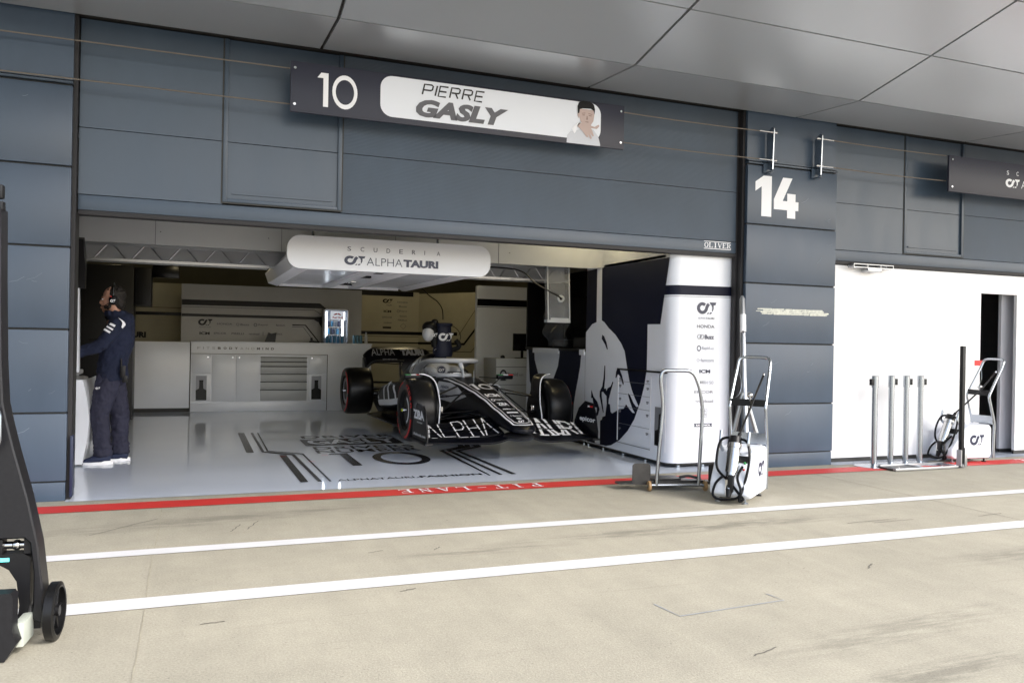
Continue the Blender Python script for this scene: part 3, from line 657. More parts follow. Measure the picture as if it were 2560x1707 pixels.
# band and sponsor list wrap the rounded end
def wrap(u, v):
    s_ = u; q = R_ * PI / 2 + .003
    if s_ < 0: return (-.003, R_ - s_, v)
    if s_ < q: a = s_ / (R_ + .003); return (R_ - (R_ + .003) * math.cos(a), R_ - (R_ + .003) * math.sin(a), v)
    return (R_ + s_ - q, -.003, v)
ik = Ink(wrap, sub=.03); ik.poly([(-.1, 1.905), (.255 + .62, 1.915), (.255 + .62, 1.817), (-.135, 1.805)])
ik.poly([(-.14, 1.79), (.255 + .62, 1.803), (.255 + .62, 1.799), (-.14, 1.786)]); ik.build('band', m_navy, pt)
def pf(name, m): return (Ink(lambda u, v: (u - 5.5, -.0035, v)), name, m)
ik, n_, m_ = pf('monogram', m_navyp); ik.logo(5.826, 1.614, 6.053, 1.741); ik.build(n_, m_, pt)
dark = Ink(lambda u, v: (u - 5.5, -.0035, v)); mid = Ink(lambda u, v: (u - 5.5, -.0035, v)); pale = Ink(lambda u, v: (u - 5.5, -.0035, v))
mid.text('TAURI', 5.925, 1.56, 6.03, 1.583, .02); pale.text('ALPHA', 5.828, 1.56, 5.92, 1.583)
mid.text('HONDA', 5.818, 1.468, 6.035, 1.503, .02)
dark.text('Buzz', 5.915, 1.352, 6.031, 1.400, .03); mid.ring(5.848, 1.377, .028, .021, n=6); mid.ring(5.882, 1.377, .028, .021, n=6); dark.stroke([(5.85, 1.365), (5.88, 1.39)], .006)
dark.ring(5.846, 1.255, .030, .020, sx=.85); dark.poly([(5.83, 1.225), (5.846, 1.24), (5.862, 1.225)]); pale.text('Rapid', 5.885, 1.232, 5.98, 1.276, .01); pale.text('API', 5.987, 1.240, 6.032, 1.262)
pale.text('fantom', 5.87, 1.11, 6.034, 1.152, .008); pale.ring(5.838, 1.13, .022, .016, n=4)
dark.text('ICM', 5.857, .994, 5.992, 1.032, .04); pale.text('LABS', 5.955, .980, 5.99, .988)
mid.text('PIRELLI', 5.84, .882, 5.945, .905, .02); mid.rect(5.84, .907, 5.94, .9105); pale.text('150', 5.96, .876, 6.035, .914, 0)
mid.text('EPICOR', 5.80, .782, 6.035, .810, .01); mid.text('randstad', 5.842, .684, 6.034, .716, 0); mid.stroke([(5.808, .705), (5.83, .705), (5.83, .69)], .005)
for a, c in (((5.876, .533), (5.963, .536)), ((5.876, .618), (5.963, .621)), ((5.876, .533), (5.879, .621)), ((5.960, .533), (5.963, .621))): mid.rect(*a, *c)
mid.text('DA', 5.893, .585, 5.948, .606); mid.text('ZN', 5.893, .550, 5.948, .571)
dark.poly([(5.800, .430), (6.03, .430), (6.018, .447), (6.03, .465), (5.800, .465), (5.812, .447)])
dark.build('lettering', m_navyp, pt); mid.build('lettering', m_greyink, pt); pale.build('lettering', m_paleink, pt)
ik = Ink(lambda u, v: (u - 5.5, -.0048, v)); ik.text('RAVENOL', 5.825, .438, 6.008, .457, .05); ik.build('lettering', m_whiteink, pt)

# niche and cabinets beyond the partition
nc = thing('tool_cabinet', 'black niche over navy cabinets with a white shape, beyond the bull partition', 'cabinet', (5.5, 2.16, 0))
b = MB(); b.box((0, 0, .055), (.62, 1.95, 1.175)); b.build('base_cabinet', m_white, nc)
def cs(name, polys, k, m):
    ik = Ink(lambda u, v: (-.002 * k, u - 2.16, v), sgn=-1); [ik.poly(p) for p in polys]; ik.build(name, m, nc)
cs('navy_emblem', [NAVYL], 1, m_navy); cs('emblem_white', [BULL_L, CUP], 2, m_white)
b = MB(); b.box((-.02, -.0, 1.176), (.62, 1.97, 1.212), bev=.004); b.build('worktop', m_satin, nc)
b = MB(); b.box((-.028, .0, 1.135), (-.008, .13, 1.205)); b.box((-.028, .78, 1.135), (-.008, 1.66, 1.205)); b.each('worktop_edge', m_white, nc)
b = MB(); b.box((.60, 0, 1.213), (.62, 1.97, 2.28)); b.box((0, 1.95, 1.213), (.60, 1.99, 2.28)); b.box((0, .0, 2.20), (.6, 1.94, 2.28)); b.build('niche', m_black, nc)
b = MB(); b.box((.56, .25, 1.5), (.595, .85, 1.95), bev=.005); b.box((.56, 1.0, 1.5), (.595, 1.6, 1.95), bev=.005); b.each('niche_screen', m_screen, nc)
b = MB(); b.box((.2, .3, 1.213), (.5, .8, 1.36), bev=.02); b.box((.2, 1.1, 1.213), (.45, 1.5, 1.33), bev=.02); b.each('equipment_case', m_satin, nc)
b = MB(); b.box((0, .0, .03), (.6, 1.95, .054)); b.build('base_strip', m_joint, nc)
b = MB(); 
for y in (.1, .9, 1.8): b.cyl((.05, y, 0), (.05, y, .03), .018, 8)
b.each('foot', m_steel, nc)

# tall white panel and the sponsor tool box next to it
tp = thing('display_panel', 'tall white panel with black band right of the racing car', 'panel', (5.50, 6.35, 0))
b = MB(); b.box((-.03, 0, 0), (.93, .12, 2.255), bev=.03); b.build('body', m_white, tp)
ik = Ink(lambda u, v: (u, -.002, v)); ik.rect(-.025, 1.90, .92, 2.02); ik.rect(-.025, 1.875, .92, 1.885); ik.build('band', m_black, tp)
cab = thing('tool_box', 'white sponsor tool box with round emblem behind the racing car', 'tool box', (5.35, 5.0, 0))
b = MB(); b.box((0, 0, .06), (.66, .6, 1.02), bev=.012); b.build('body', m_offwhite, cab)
b = MB(); b.box((.0, -.002, .88), (.66, .01, .888)); b.box((0, -.002, .60), (.66, .01, .606)); b.build('drawer_gap', m_joint, cab)
ik = Ink(front(-.004)); ik.ring(.12, .76, .085, .052, sx=.72); ik.poly([(.06, .67), (.12, .72), (.18, .67)]); ik.build('emblem', m_ink, cab)
ik = Ink(front(-.004)); ik.text('Rapid', .19, .725, .37, .80, .015); ik.text('API', .385, .74, .46, .775, 0); ik.build('lettering', m_greyink, cab)
b = MB(); 
for x in (.06, .6): b.cyl((x - .02, .06, .03), (x + .02, .06, .03), .03, 12); b.cyl((x - .02, .54, .03), (x + .02, .54, .03), .03, 12)
b.each('castor', m_rubber, cab)
mo = thing('monitor', 'small black monitor standing on the white sponsor tool box', 'monitor', (5.84, 5.0, 1.02))
b = MB(); b.box((-.17, .1, .12), (.17, .13, .40), bev=.006); b.build('screen', m_screen, mo)
b = MB(); b.box((-.02, .13, .01), (.02, .15, .2)); b.box((-.1, .06, 0), (.1, .22, .012), bev=.004); b.build('stand', m_satin, mo)
b = MB(); b.lathe([(.001, 0), (.035, 0), (.038, .03), (.02, .045), (.001, .05)], (5.50, 5.12, 1.02), 'z', 16); tag(b.build('mouse', m_satin), 'small black puck lying on the white sponsor tool box', 'mouse')

# header bulkhead inside the door with rounded return
bh = thing('bulkhead', 'off white header panel inside the garage door above the team gantry', 'panel', (0, 0, 0))
P = [(-1.55, 1.9)] + [(5.30 + .2 * math.sin(math.radians(a)), 1.7 + .2 * math.cos(math.radians(a))) for a in range(0, 91, 15)] + [(5.5, .25)]
b = MB(); n = len(P)
out = [(p[0], p[1]) for p in P]; inn = [(-1.55, 1.93)] + [(5.30 + .23 * math.sin(math.radians(a)), 1.7 + .23 * math.cos(math.radians(a))) for a in range(0, 91, 15)] + [(5.53, .25)]
vs = [(x, y, z) for x, y in out for z in (2.20, 3.28)] + [(x, y, z) for x, y in inn for z in (2.20, 3.28)]
b._add(vs, [(2 * i, 2 * i + 2, 2 * i + 3, 2 * i + 1) for i in range(n - 1)] + [(2 * n + 2 * i, 2 * n + 2 * i + 1, 2 * n + 2 * i + 3, 2 * n + 2 * i + 2) for i in range(n - 1)] + [(2 * i, 2 * n + 2 * i, 2 * n + 2 * i + 2, 2 * i + 2) for i in range(n - 1)])
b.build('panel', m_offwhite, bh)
b = MB()
for x in (.52, 1.75, 2.98, 4.21): b.box((x, 1.896, 2.20), (x + .006, 1.9, 3.28))
b.each('panel_joint', m_greyink, bh)
b = MB()
for x in (.57, 1.62, 3.25, 4.35): b.cyl((x, 1.892, 2.33), (x, 1.9, 2.33), .006, 8)
b.each('screw', m_dgrey, bh)
b = MB(); b.box((-1.55, 2.62, 2.07), (5.4, 2.64, 3.28)); b.build('rear_panel', m_offwhite, bh)
b = MB(); b.box((-1.55, .25, 2.9), (5.5, 1.9, 2.93)); b.build('soffit', m_offwhite, bh)
def lamp(x, y, z, label, p=0):
    t = thing('ceiling_lamp', label, 'lamp', (x, y, z)); b = MB(); b.lathe([(.001, 0), (.05, 0), (.055, -.012), (.04, -.02), (.001, -.02)], (0, 0, 0), 'z', 20); b.build('lens', m_lampw, t)
    if p:
        l = bpy.data.lights.new('lamp_light', 'POINT'); l.energy = p; l.color = (1, .84, .52); l.shadow_soft_size = .08; o = bpy.data.objects.new('lamp_light', l); C.objects.link(o); o.location = (0, 0, -.08); o.parent = t
for x, y, z, lb, p in ((1.35, .9, 2.9, 'warm round lamp in the header above the mechanic side of the doorway', 0), (5.2, 1.2, 2.9, 'warm round lamp in the header above the bull partition', 6),
                    (1.2, 3.2, 3.29, 'warm garage ceiling lamp above the roof truss left of the gantry', 7), (4.9, 8.6, 3.29, 'warm ceiling lamp added unseen to tint the right rear wall', 9), (5.1, 3.4, 3.29, 'warm garage ceiling lamp behind the header on the right', 8), (-.4, 9.2, 3.29, 'warm ceiling lamp added unseen to tint the left rear wall', 4)):  # the two rear-wall lamps are unseen, added to tint the back region
    lamp(x, y, z, lb, p)

# lattice truss
def truss(x0, x1, y, z0, z1, label, n):
    t = thing('roof_truss', label, 'truss', (x0, y, z0)); W = x1 - x0; H = z1 - z0
    b = MB(); b.box((0, -.02, 0), (W, .02, .028)); b.box((0, -.016, H - .022), (W, .016, H)); b.box((0, .18, .0), (W, .22, .028)); b.build('chord', m_alu, t)
    b = MB(); s_ = W / n
    for i in range(n):
        b.tube([(i * s_ + .02, 0, .02), ((i + .42) * s_, 0, H - .01)], .0085, 6); b.tube([((i + .58) * s_, 0, H - .01), ((i + 1) * s_ - .02, 0, .02)], .0085, 6)
    b.build('web', m_alu, t)
truss(-1.5, 1.66, 2.30, 2.045, 2.23, 'light alloy lattice truss left of the team gantry', 9)
truss(3.72, 5.3, 2.30, 2.045, 2.23, 'light alloy lattice truss right of the team gantry', 5)

# overhead team gantry
ga = thing('overhead_gantry', 'white overhead gantry with rounded front and navy lettering above the racing car', 'gantry', (1.70, .8, 1.94))
b = MB(); b.prism(rrect(0, 0, 2.02, .315, .125, 8), lambda u, v: (u, 0, v), lambda u, v: (u, .10, v)); b.build('fascia', mat('gantry_fascia', (.64, .66, .70), .3), ga)
ik = Ink(lambda u, v: (u - 1.70, -.004, v - 1.94))
for i, ch in enumerate('SCUDERIA'): ik.text(ch, 2.259 + .127 * i, 2.130, 2.295 + .127 * i - (.03 if ch == 'I' else 0), 2.172)
ik.logo(2.241, 1.995, 2.434, 2.085); ik.text('ALPHA', 2.448, 2.0, 2.80, 2.075, -.014); ik.text('TAURI', 2.81, 2.0, 3.166, 2.075, .06); ik.build('lettering', m_navyp, ga)
# body behind the fascia: two lit wells with a service channel
b = MB()
b.prism([(.12, .235), (.05, .15), (.09, .03), (.20, .0), (.20, .235)], lambda u, v: (u, .10, v), lambda u, v: (u - .02, 2.9, v))
b.prism([(1.86, .235), (1.86, .0), (1.80, 0), (1.74, .03), (1.74, .235)], lambda u, v: (u, .10, v), lambda u, v: (u, 2.9, v))
b.prism([(.76, .0), (.76, .235), (1.20, .235), (1.20, .0), (1.10, 0), (1.06, .05), (.90, .05), (.86, 0)], lambda u, v: (u, .10, v), lambda u, v: (u - .02, 2.9, v))
b.box((.12, .1, .235), (1.86, 1.08, .25)); b.box((.12, 1.14, .235), (1.86, 2.9, .25))
b.box((.2, 2.86, .0), (1.74, 2.9, .235)); b.build('body', m_whitewall, ga)
b = MB(); 
for a, c in ((.205, .755), (1.205, 1.735)):
    for y0_, y1_ in ((.11, 1.0), (1.01, 1.9), (1.91, 2.85)): b.box((a, y0_, .03), (c, y1_, .04))
b.each('ceiling_tile', m_white, ga)
b = MB(); b.box((.93, .5, .03), (1.03, .62, .051)); b.box((.92, 1.2, .03), (1.04, 1.3, .051)); b.box((.90, 2.5, .02), (1.06, 2.53, .051)); b.each('socket', m_satin, ga)
b = MB(); b.box((.935, 1.9, .02), (1.0, 2.15, .045), bev=.004); b.box((.08, .35, .06), (.098, .45, .1)); b.each('light_fitting', m_chrome, ga)
b = MB(); 
for x in (.3, 1.6):
    for y in (.5, 2.4): b.cyl((x, y, .25), (x, y, 1.36), .015, 8)
b.each('hanger', m_steel, ga)

# hanging clear duct panel with cable
hp = thing('hanging_duct', 'clear plastic duct panel hanging from the header by a black cable', 'duct', (4.88, 1.98, 0))
b = MB(); b.box((0, 0, 1.545), (.30, .07, 2.22), rot=Matrix.Rotation(math.radians(-2), 3, 'Y')); b.build('shell', m_clear, hp)
b = MB()
for x in (0, .285): b.box((x, -.004, 1.54), (x + .015, -.0005, 2.22), rot=Matrix.Rotation(math.radians(-2), 3, 'Y'), piv=(.15, 0, 1.88))
b.box((.0, -.012, 1.53), (.31, .08, 1.56)); b.box((.05, -.006, 1.56), (.29, -.001, 1.585)); b.build('rim', m_offwhite, hp)
b = MB(); b.lathe([(.02, -.02), (.045, -.02), (.045, 0), (.02, 0)], (.175, 0, 1.82), 'y', 20, closed=True); b.build('grommet', m_offwhite, hp)
b = MB(); b.tube(smoothpath([(-1.2, .1, 2.16), (-.6, .06, 2.165), (-.32, .04, 2.13), (-.17, -.01, 2.0), (-.05, -.04, 1.93), (.1, -.05, 1.86), (.17, -.04, 1.82), (.175, .0, 1.82)]), .009, 8); b.build('hose', m_satin, hp)
bg_ = thing('polythene_bag', 'crumpled clear polythene sheet hanging in front of the black niche', 'bag', (5.44, 2.6, 1.22))
b = MB(); b.grid(lambda u, v: (.04 * math.sin(u * 9 + v * 3) + .03 * math.sin(v * 13), .03 + .62 * u + .05 * math.sin(v * 4), .02 + .5 * v), 14, 14); o = b.build('sheet', m_bagclear, bg_); 
q = o.modifiers.new('s', 'SOLIDIFY'); q.thickness = .002

# counters along the back
lc = thing('counter', 'plain white counter along the back, left of the drawer unit', 'counter', (-.75, 7.7, 0))
b = MB(); b.box((0, 0, .07), (1.60, .7, 1.18), bev=.008); b.build('body', m_white, lc); b = MB(); b.box((0, .06, 0), (1.6, .7, .07)); b.build('plinth', m_joint, lc)
mc = thing('counter', 'long white counter with drawers, doors and body and mind lettering', 'counter', (.862, 7.7, 0))
b = MB(); b.box((0, .01, .0), (3.06, .7, 1.18)); b.build('body', m_white, mc)
b = MB(); b.box((-.004, -.012, 1.175), (3.07, .7, 1.20), bev=.004); b.build('worktop', m_white, mc)
b = MB(); b.box((0, -.002, .005), (2.265, .01, .155), bev=.003); b.build('plinth', m_white, mc)
b = MB(); 
for x0_, x1_, za, zb in ((.03, .325, .66, .965), (.03, .325, .18, .645), (.345, .72, .18, .965), (.735, 1.11, .18, .965), (1.95, 2.25, .66, .965), (1.95, 2.25, .18, .645)): b.box((x0_, -.006, za), (x1_, .01, zb), bev=.004)
b.each('door', m_white, mc)
b = MB()
for za, zb in ((.865, .93), (.785, .85), (.655, .77), (.52, .635), (.38, .50), (.18, .36)): b.box((1.135, -.008, za), (1.915, .01, zb), bev=.004)
b.each('drawer', m_offwhite, mc)
b = MB()
for z in (.938, .857, .777, .644, .51, .37): b.box((1.13, -.004, z - .007), (1.92, .012, z + .006))
b.box((2.268, -.003, .0), (2.276, .012, .985)); b.box((.0, -.003, .985), (2.276, .012, .992)); b.box((-.004, -.003, 0), (.004, .012, 1.17)); b.build('shadow_gap', m_joint, mc)
for x0_ in (.09, 2.0):
    b = MB(); b.box((x0_, -.008, .20), (x0_ + .17, -.004, .615)); rc = b.build('photo_insert', m_paleink, mc)
    b = MB(); b.prism([(0, 0), (.17, 0), (.17, .17), (.12, .2), (.115, .3), (.12, .34), (.05, .34), (.055, .3), (.05, .2), (0, .17)], lambda u, v: (x0_ + u, -.0085, .2 + v), lambda u, v: (x0_ + u, -.012, .2 + v)); b.build('bottle_silhouette', m_black, rc)
b = MB()
for x in (.275, .675, .78, 2.0): b.cyl((x, -.014, .93), (x, -.004, .93), .013, 12)
b.each('knob', m_steel, mc)
ikA = Ink(lambda u, v: (u - .862, .006, v)); ikB = Ink(lambda u, v: (u - .862, .006, v)); x = .965
for s_, bo in (('FITS', 0), ('BODY', 1), ('AND', 0), ('MIND', 1)):
    for ch in s_:
        wd = .012 if ch == 'I' else .05
        (ikB if bo else ikA).text(ch, x, 1.065, x + wd, 1.105, .045 if bo else 0); x += wd + .041
ikA.build('lettering', m_paleink, mc); ikB.build('lettering', m_dgrey, mc)
bp_ = thing('back_panel', 'grey white back panel with black stripes and a sponsor list behind the counter', 'panel', (0, 8.5, 0))
b = MB(); b.box((.695, 0, 0), (3.88, .12, 2.205)); b.build('panel', mat('back_panel_white', (.42, .42, .42), .35, var=.04), bp_)
ik = Ink(front(-.003)); ik.poly([(.70, 1.93), (3.10, 1.935), (3.22, 1.84), (.70, 1.83)]); ik.poly([(.70, 1.68), (3.02, 1.68), (3.17, 1.42), (3.17, 1.52), (2.99, 1.63), (.70, 1.63)])
ik.poly([(3.02, 1.68), (3.17, 1.69), (3.17, 1.42)]); ik.stroke([(.7, 1.80), (3.0, 1.805), (3.12, 1.73)], .008); ik.stroke([(2.6, 1.52), (2.84, 1.52), (3.1, 1.2)], .022); ik.stroke([(2.6, 1.485), (2.80, 1.485), (3.02, 1.2)], .008)
ik.logo(.985, 1.475, 1.215, 1.59); ik.text('ICM', 1.0, 1.31, 1.17, 1.36, .04); ik.build('stripe', m_black, bp_)
ik = Ink(front(-.003)); ik.text('ALPHATAURI', .99, 1.435, 1.19, 1.455)
for s_, x0_, x1_, zz in (('HONDA', 1.29, 1.55, 1.51), ('Buzz', 1.69, 1.84, 1.505), ('Rapid', 2.0, 2.16, 1.505), ('fantom', 2.31, 2.47, 1.51), ('EPICOR', 1.24, 1.45, 1.34), ('PIRELLI', 1.54, 1.75, 1.34), ('randstad', 1.84, 2.02, 1.34), ('RAVENOL', 2.26, 2.43, 1.345)): ik.text(s_, x0_, zz - .018, x1_, zz + .018, .02)
ik.ring(1.645, 1.505, .026, .018); ik.ring(1.95, 1.505, .032, .018); ik.rect(2.08, 1.31, 2.09, 1.38); ik.build('lettering', m_dgrey, bp_)

lp = thing('wall_panel', 'white rear panel tinted for warm light with large black letters behind the mechanic', 'panel', (0, 9.5, 0))
b = MB(); b.box((-1.5, 0, 0), (.74, .06, 2.26)); b.build('panel', m_warmtint, lp)
ik = Ink(front(-.003)); ik.rect(-1.5, 1.66, .74, 1.72); ik.rect(-1.5, 1.80, .74, 1.808); ik.text('TAURI', -.34, 1.235, .08, 1.345, .06); ik.build('lettering', m_black, lp)
cw = thing('wall_panel', 'white rear wall panel tinted for warm light with two columns of sponsor names and stepped stripes', 'panel', (0, 10.5, 0))
b = MB(); b.box((4.0, 0, 0), (5.53, .06, 2.33)); b.prism([(5.53, 0), (7.3, -3.0), (7.35, -2.95), (5.58, .06)], lambda u, v: (u, v, 0), lambda u, v: (u, v, 2.30)); b.build('panel', m_warmtint, cw)
ik = Ink(front(-.003)); ik.rect(4.0, 2.23, 5.40, 2.33); ik.rect(4.0, 1.39, 5.53, 1.46); ik.rect(4.0, 1.345, 5.53, 1.353); ik.rect(4.0, 1.20, 5.53, 1.23)
ik.logo(4.73, 2.075, 4.94, 2.165); ik.text('ICM', 4.745, 1.87, 4.91, 1.92, .04); ik.rect(4.73, 1.525, 4.915, 1.56); ik.build('stripe', m_black, cw)
ik = Ink(front(-.003))
for s_, x0_, x1_, zz in (('HONDA', 5.045, 5.28, 2.10), ('Buzz', 5.08, 5.26, 2.01), ('Rapid', 5.1, 5.26, 1.905), ('fantom', 5.1, 5.26, 1.80), ('PIRELLI', 5.06, 5.26, 1.71), ('EPICOR', 4.72, 4.935, 1.765), ('randstad', 4.75, 4.92, 1.65), ('TAURI', 4.8, 4.92, 2.03)): ik.text(s_, x0_, zz - .018, x1_, zz + .018, .02)
ik.ring(5.065, 1.905, .03, .02); ik.ring(5.185, 1.58, .07, .06, n=4); ik.build('lettering', m_dgrey, cw)
# stepped stripes on the angled wing of the panel
dv = Vector((1.77, -3.0, 0)).normalized(); nn = Vector((-dv.y, dv.x, 0)) * -1
f_ = lambda u, v: tuple(Vector((5.53, 0, 0)) + dv * u + Vector((-.004, -.0025, 0)) + Vector((0, 0, v)))
ik = Ink(f_); ik.rect(0, 1.39, 1.15, 1.46); ik.stroke([(0, 1.215), (1.35, 1.215), (1.9, 1.78), (2.6, 1.78)], .05); ik.stroke([(0, 1.05), (1.55, 1.05), (2.1, 1.63), (2.6, 1.63)], .012); ik.stroke([(1.2, 1.40), (1.75, 2.05), (3.2, 2.05)], .012); ik.rect(1.85, 1.95, 3.3, 2.05); ik.rect(1.9, 1.05, 2.5, 1.13); ik.build('stripe', m_black, cw)

# dark cabinets on the left behind the mechanic
dk = thing('server_cabinet', 'tall black cabinets behind the mechanic', 'cabinet', (-1.45, 6.5, 0))
b = MB(); b.box((0, 0, 0), (1.50, .5, 2.33), bev=.01); b.build('body', m_satin, dk); b = MB(); b.box((1.505, .02, 1.73), (1.74, .5, 2.31), bev=.01); b.build('side_unit', m_satin, dk)
b = MB(); b.box((1.75, .05, 2.17), (2.13, .3, 2.36), bev=.01); b.build('top_unit', m_screen, dk)
b = MB(); b.box((.9, -.004, 1.2), (1.48, -.001, 1.21)); b.box((.2, -.01, 1.55), (.8, -.002, 1.95)); b.build('trim', m_screen, dk)

# fridge with cans
fr = thing('drinks_fridge', 'small glass drinks fridge with lit edges on the counter', 'fridge', (3.10, 7.95, 1.20))
b = MB(); b.box((.0, .25, 0), (.44, .30, .62)); b.box((0, 0, 0), (.02, .30, .62)); b.box((.42, 0, 0), (.44, .3, .62)); b.box((0, 0, .60), (.44, .3, .62)); b.box((0, 0, 0), (.44, .3, .02)); b.build('case', m_fridge, fr)
b = MB(); b.box((.03, -.01, .10), (.055, .02, .57)); b.box((.32, -.01, .10), (.345, .02, .42)); b.box((.36, -.008, .42), (.37, .02, .57)); b.each('light_tube', m_glow, fr)
b = MB(); b.box((.115, -.012, .43), (.355, .0, .58)); hd = b.build('header_card', mat('lit_card', (.6, .6, .62), .4, emit=(.8, .85, .95), estr=.18), fr)
ik = Ink(front(-.0145)); ik.text('Red Bull', .15, .45, .33, .485, .03); ik.poly([(.16, .51), (.19, .535), (.225, .545), (.235, .525), (.20, .51)]); ik.poly([(.31, .51), (.28, .535), (.245, .545), (.235, .525), (.27, .51)]); ik.build('lettering', m_red, hd)
for z in (.15, .29):
    b = MB(); b.box((.06, .04, z), (.40, .24, z + .006)); b.build('shelf', m_steel, fr)
random.seed(11)
can = None
def mkcan(x, y, z, label, m=m_blue, h=.13, r=.026):
    t = thing('drink_can', label, 'can', (x, y, z), 0, 'drinks on the back counter')
    b = MB(); b.lathe([(.001, 0), (r * .85, 0), (r, .008), (r, h - .012), (r * .8, h), (.001, h)], (0, 0, 0), 'z', 14); b.build('body', m, t)
    b = MB(); b.lathe([(r * .78, h), (r * .8, h + .003), (.001, h + .003)], (0, 0, 0), 'z', 14); b.build('lid', m_chrome, t); return t
for i, x in enumerate((3.14, 3.20, 3.27, 3.34, 3.41)): mkcan(x, 7.82 + .03 * (i % 2), 1.20, 'blue can %s the drinks fridge' % ('at the left end of the row in front of', 'second from the left in front of', 'third from the left in front of', 'fourth from the left in front of', 'rightmost of the row in front of')[i] if 0 else ('leftmost blue can in front of the drinks fridge', 'second blue can from the left in front of the fridge', 'middle blue can in front of the drinks fridge', 'fourth blue can from the left in front of the fridge', 'rightmost blue can in front of the drinks fridge')[i])
for i, x in enumerate((3.63, 3.69, 3.75)): mkcan(x, 7.84, 1.20, ('leftmost pale blue can right of the fridge', 'middle pale blue can right of the fridge', 'rightmost pale blue can right of the fridge')[i], mat('pale_blue_can', (.10, .22, .30), .35, metal=.3), .15, .028)
for i, (x, z) in enumerate(((3.19, .296), (3.26, .296), (3.38, .296), (3.20, .156), (3.28, .156), (3.36, .156))): mkcan(x, 8.05, 1.2 + z, ('can at the left of the upper fridge shelf', 'can in the middle of the upper fridge shelf', 'can at the right of the upper fridge shelf', 'can at the left of the lower fridge shelf', 'can in the middle of the lower fridge shelf', 'can at the right of the lower fridge shelf')[i], m_blue if i % 2 else m_navyp, .11, .024)
t = thing('bottle', 'pale plastic bottle at the right end of the counter', 'bottle', (3.85, 7.85, 1.20))
b = MB(); b.lathe([(.001, 0), (.03, 0), (.03, .13), (.012, .17), (.012, .19), (.001, .19)], (0, 0, 0), 'z', 14); b.build('body', m_offwhite, t); b = MB(); b.cyl((0, 0, .19), (0, 0, .205), .014, 12); b.build('cap', m_offwhite, t)
t = thing('document_holder', 'black angular document holder on the counter top', 'holder', (2.15, 7.9, 1.20))
b = MB(); b.prism([(-.08, 0), (.10, 0), (.12, .17), (.03, .15), (-.02, .17)], lambda u, v: (u, 0, v), lambda u, v: (u, .06, v)); b.build('body', m_satin, t)
t = thing('radio_charger', 'small black device on the counter left of the drinks fridge', 'charger', (2.92, 7.9, 1.20))
b = MB(); b.box((-.08, 0, 0), (.10, .08, .035), bev=.008); b.build('body', m_satin, t); b = MB(); b.box((-.06, .02, .035), (-.02, .05, .09), bev=.004); b.build('handset', m_satin, t)

# pit wall console at the left jamb
co = thing('console', 'white console desk with slanted screens behind the left pillar', 'console', (-.10, 1.5, 0))
b = MB(); b.grid(lambda u, v: (-.75 + (.78 - .22 * (1 - v) * 0 + .06 * math.sin(PI * v)) * min(1, u * 1.15) + (-.10 * (u > .85)) * 0, .3 + .9 * max(0, (u - .85) / .15) ** .5 if u > .85 else .3, .02 + .82 * v), 20, 10)
b.box((-.85, .32, .02), (-.04, 1.3, .84), bev=.05); b.build('pedestal', m_white, co)
b = MB(); b.box((-.9, .05, .86), (-.10, 1.3, .91), bev=.015); b.box((-.9, .10, .74), (-.13, 1.2, .855), bev=.01); b.build('desk', m_white, co)
b = MB(); b.prism([(.22, .92), (.30, .92), (.24, 1.4), (.17, 1.95), (.08, 2.02), (.11, 1.9), (.17, 1.4)], lambda u, v: (-.02, u, v), lambda u, v: (-.09, u, v)); b.build('side_frame', m_white, co)
b = MB(); b.prism([(-.06, 2.16), (.02, 2.19), (.22, 1.98), (.20, 1.72), (.12, 1.72), (.10, 1.9)], lambda u, v: (.03, u, v), lambda u, v: (-.8, u, v)); b.build('screen_hood', m_satin, co)
b = MB(); b.box((-.8, .26, 1.0), (-.10, .30, 1.45), bev=.006); b.build('monitor', m_screen, co)
b = MB(); b.box((-.5, .08, .912), (-.14, .22, .925), bev=.004); b.build('keyboard', m_satin, co)
b = MB(); b.box((-.35, .03, .80), (-.11, .06, .86), bev=.01); b.build('document_tray', m_blue, co)
b = MB(); b.tube(smoothpath([(-.14, .1, .95), (-.1, .06, 1.02), (-.13, .1, 1.12), (-.16, .14, 1.16)]), .008, 8); b.build('cable', m_satin, co)

# ================================================================ RIGHT BAY
hb = thing('hoarding', 'plain white hoarding closing the right garage, with an open doorway', 'hoarding', (7.55, .14, 0))
b = MB(); b.box((.0, 0, .05), (2.303, .04, 2.215)); b.box((2.303, 0, 1.984), (2.923, .04, 2.215)); b.box((2.923, 0, .05), (6.2, .04, 2.215)); b.build('panel', m_whitewall, hb)
b = MB(); b.box((0, .01, 0), (2.303, .035, .05)); b.box((2.923, .01, 0), (6.2, .035, .05)); b.each('base_gap', m_joint, hb)
b = MB(); b.box((2.303, .041, 0), (2.34, .1, 1.984)); b.build('door_frame', m_satin, hb)
ik = Ink(front(-.003)); ik.rect(2.21, 1.10, 2.345, 1.165); ik.build('tape_patch', m_red, hb)
b = MB(); b.box((2.86, .16, .05), (5.5, .20, 2.7)); b.build('inner_screen', mat('inner_screen_grey', (.60, .60, .64), .5), hb)
b = MB(); b.box((.3, 2.0, 0), (6.2, 2.05, 3.2)); b.build('rear_wall', mat('dark_rear_wall', (.30, .29, .28), .7), hb)
b = MB(); b.box((2.88, .17, 0), (5.5, .19, .05)); b.build('inner_gap', m_joint, hb)
t = thing('header_bracket', 'small steel bracket frame over the white hoarding, next to the 14 pillar', 'bracket', (7.74, .02, 2.19))
b = MB()
for z in (.0, .035): b.box((0, 0, z), (.58, .09, z + .006))
for x in (0, .2, .39, .574): b.box((x, 0, .006), (x + .006, .09, .035))
b.box((.2, -.01, -.04), (.40, .1, -.002), bev=.006); b.build('frame', m_alu, t)
b = MB(); b.box((.02, .02, .041), (.56, .08, .05)); b.build('packing', m_joint, t)

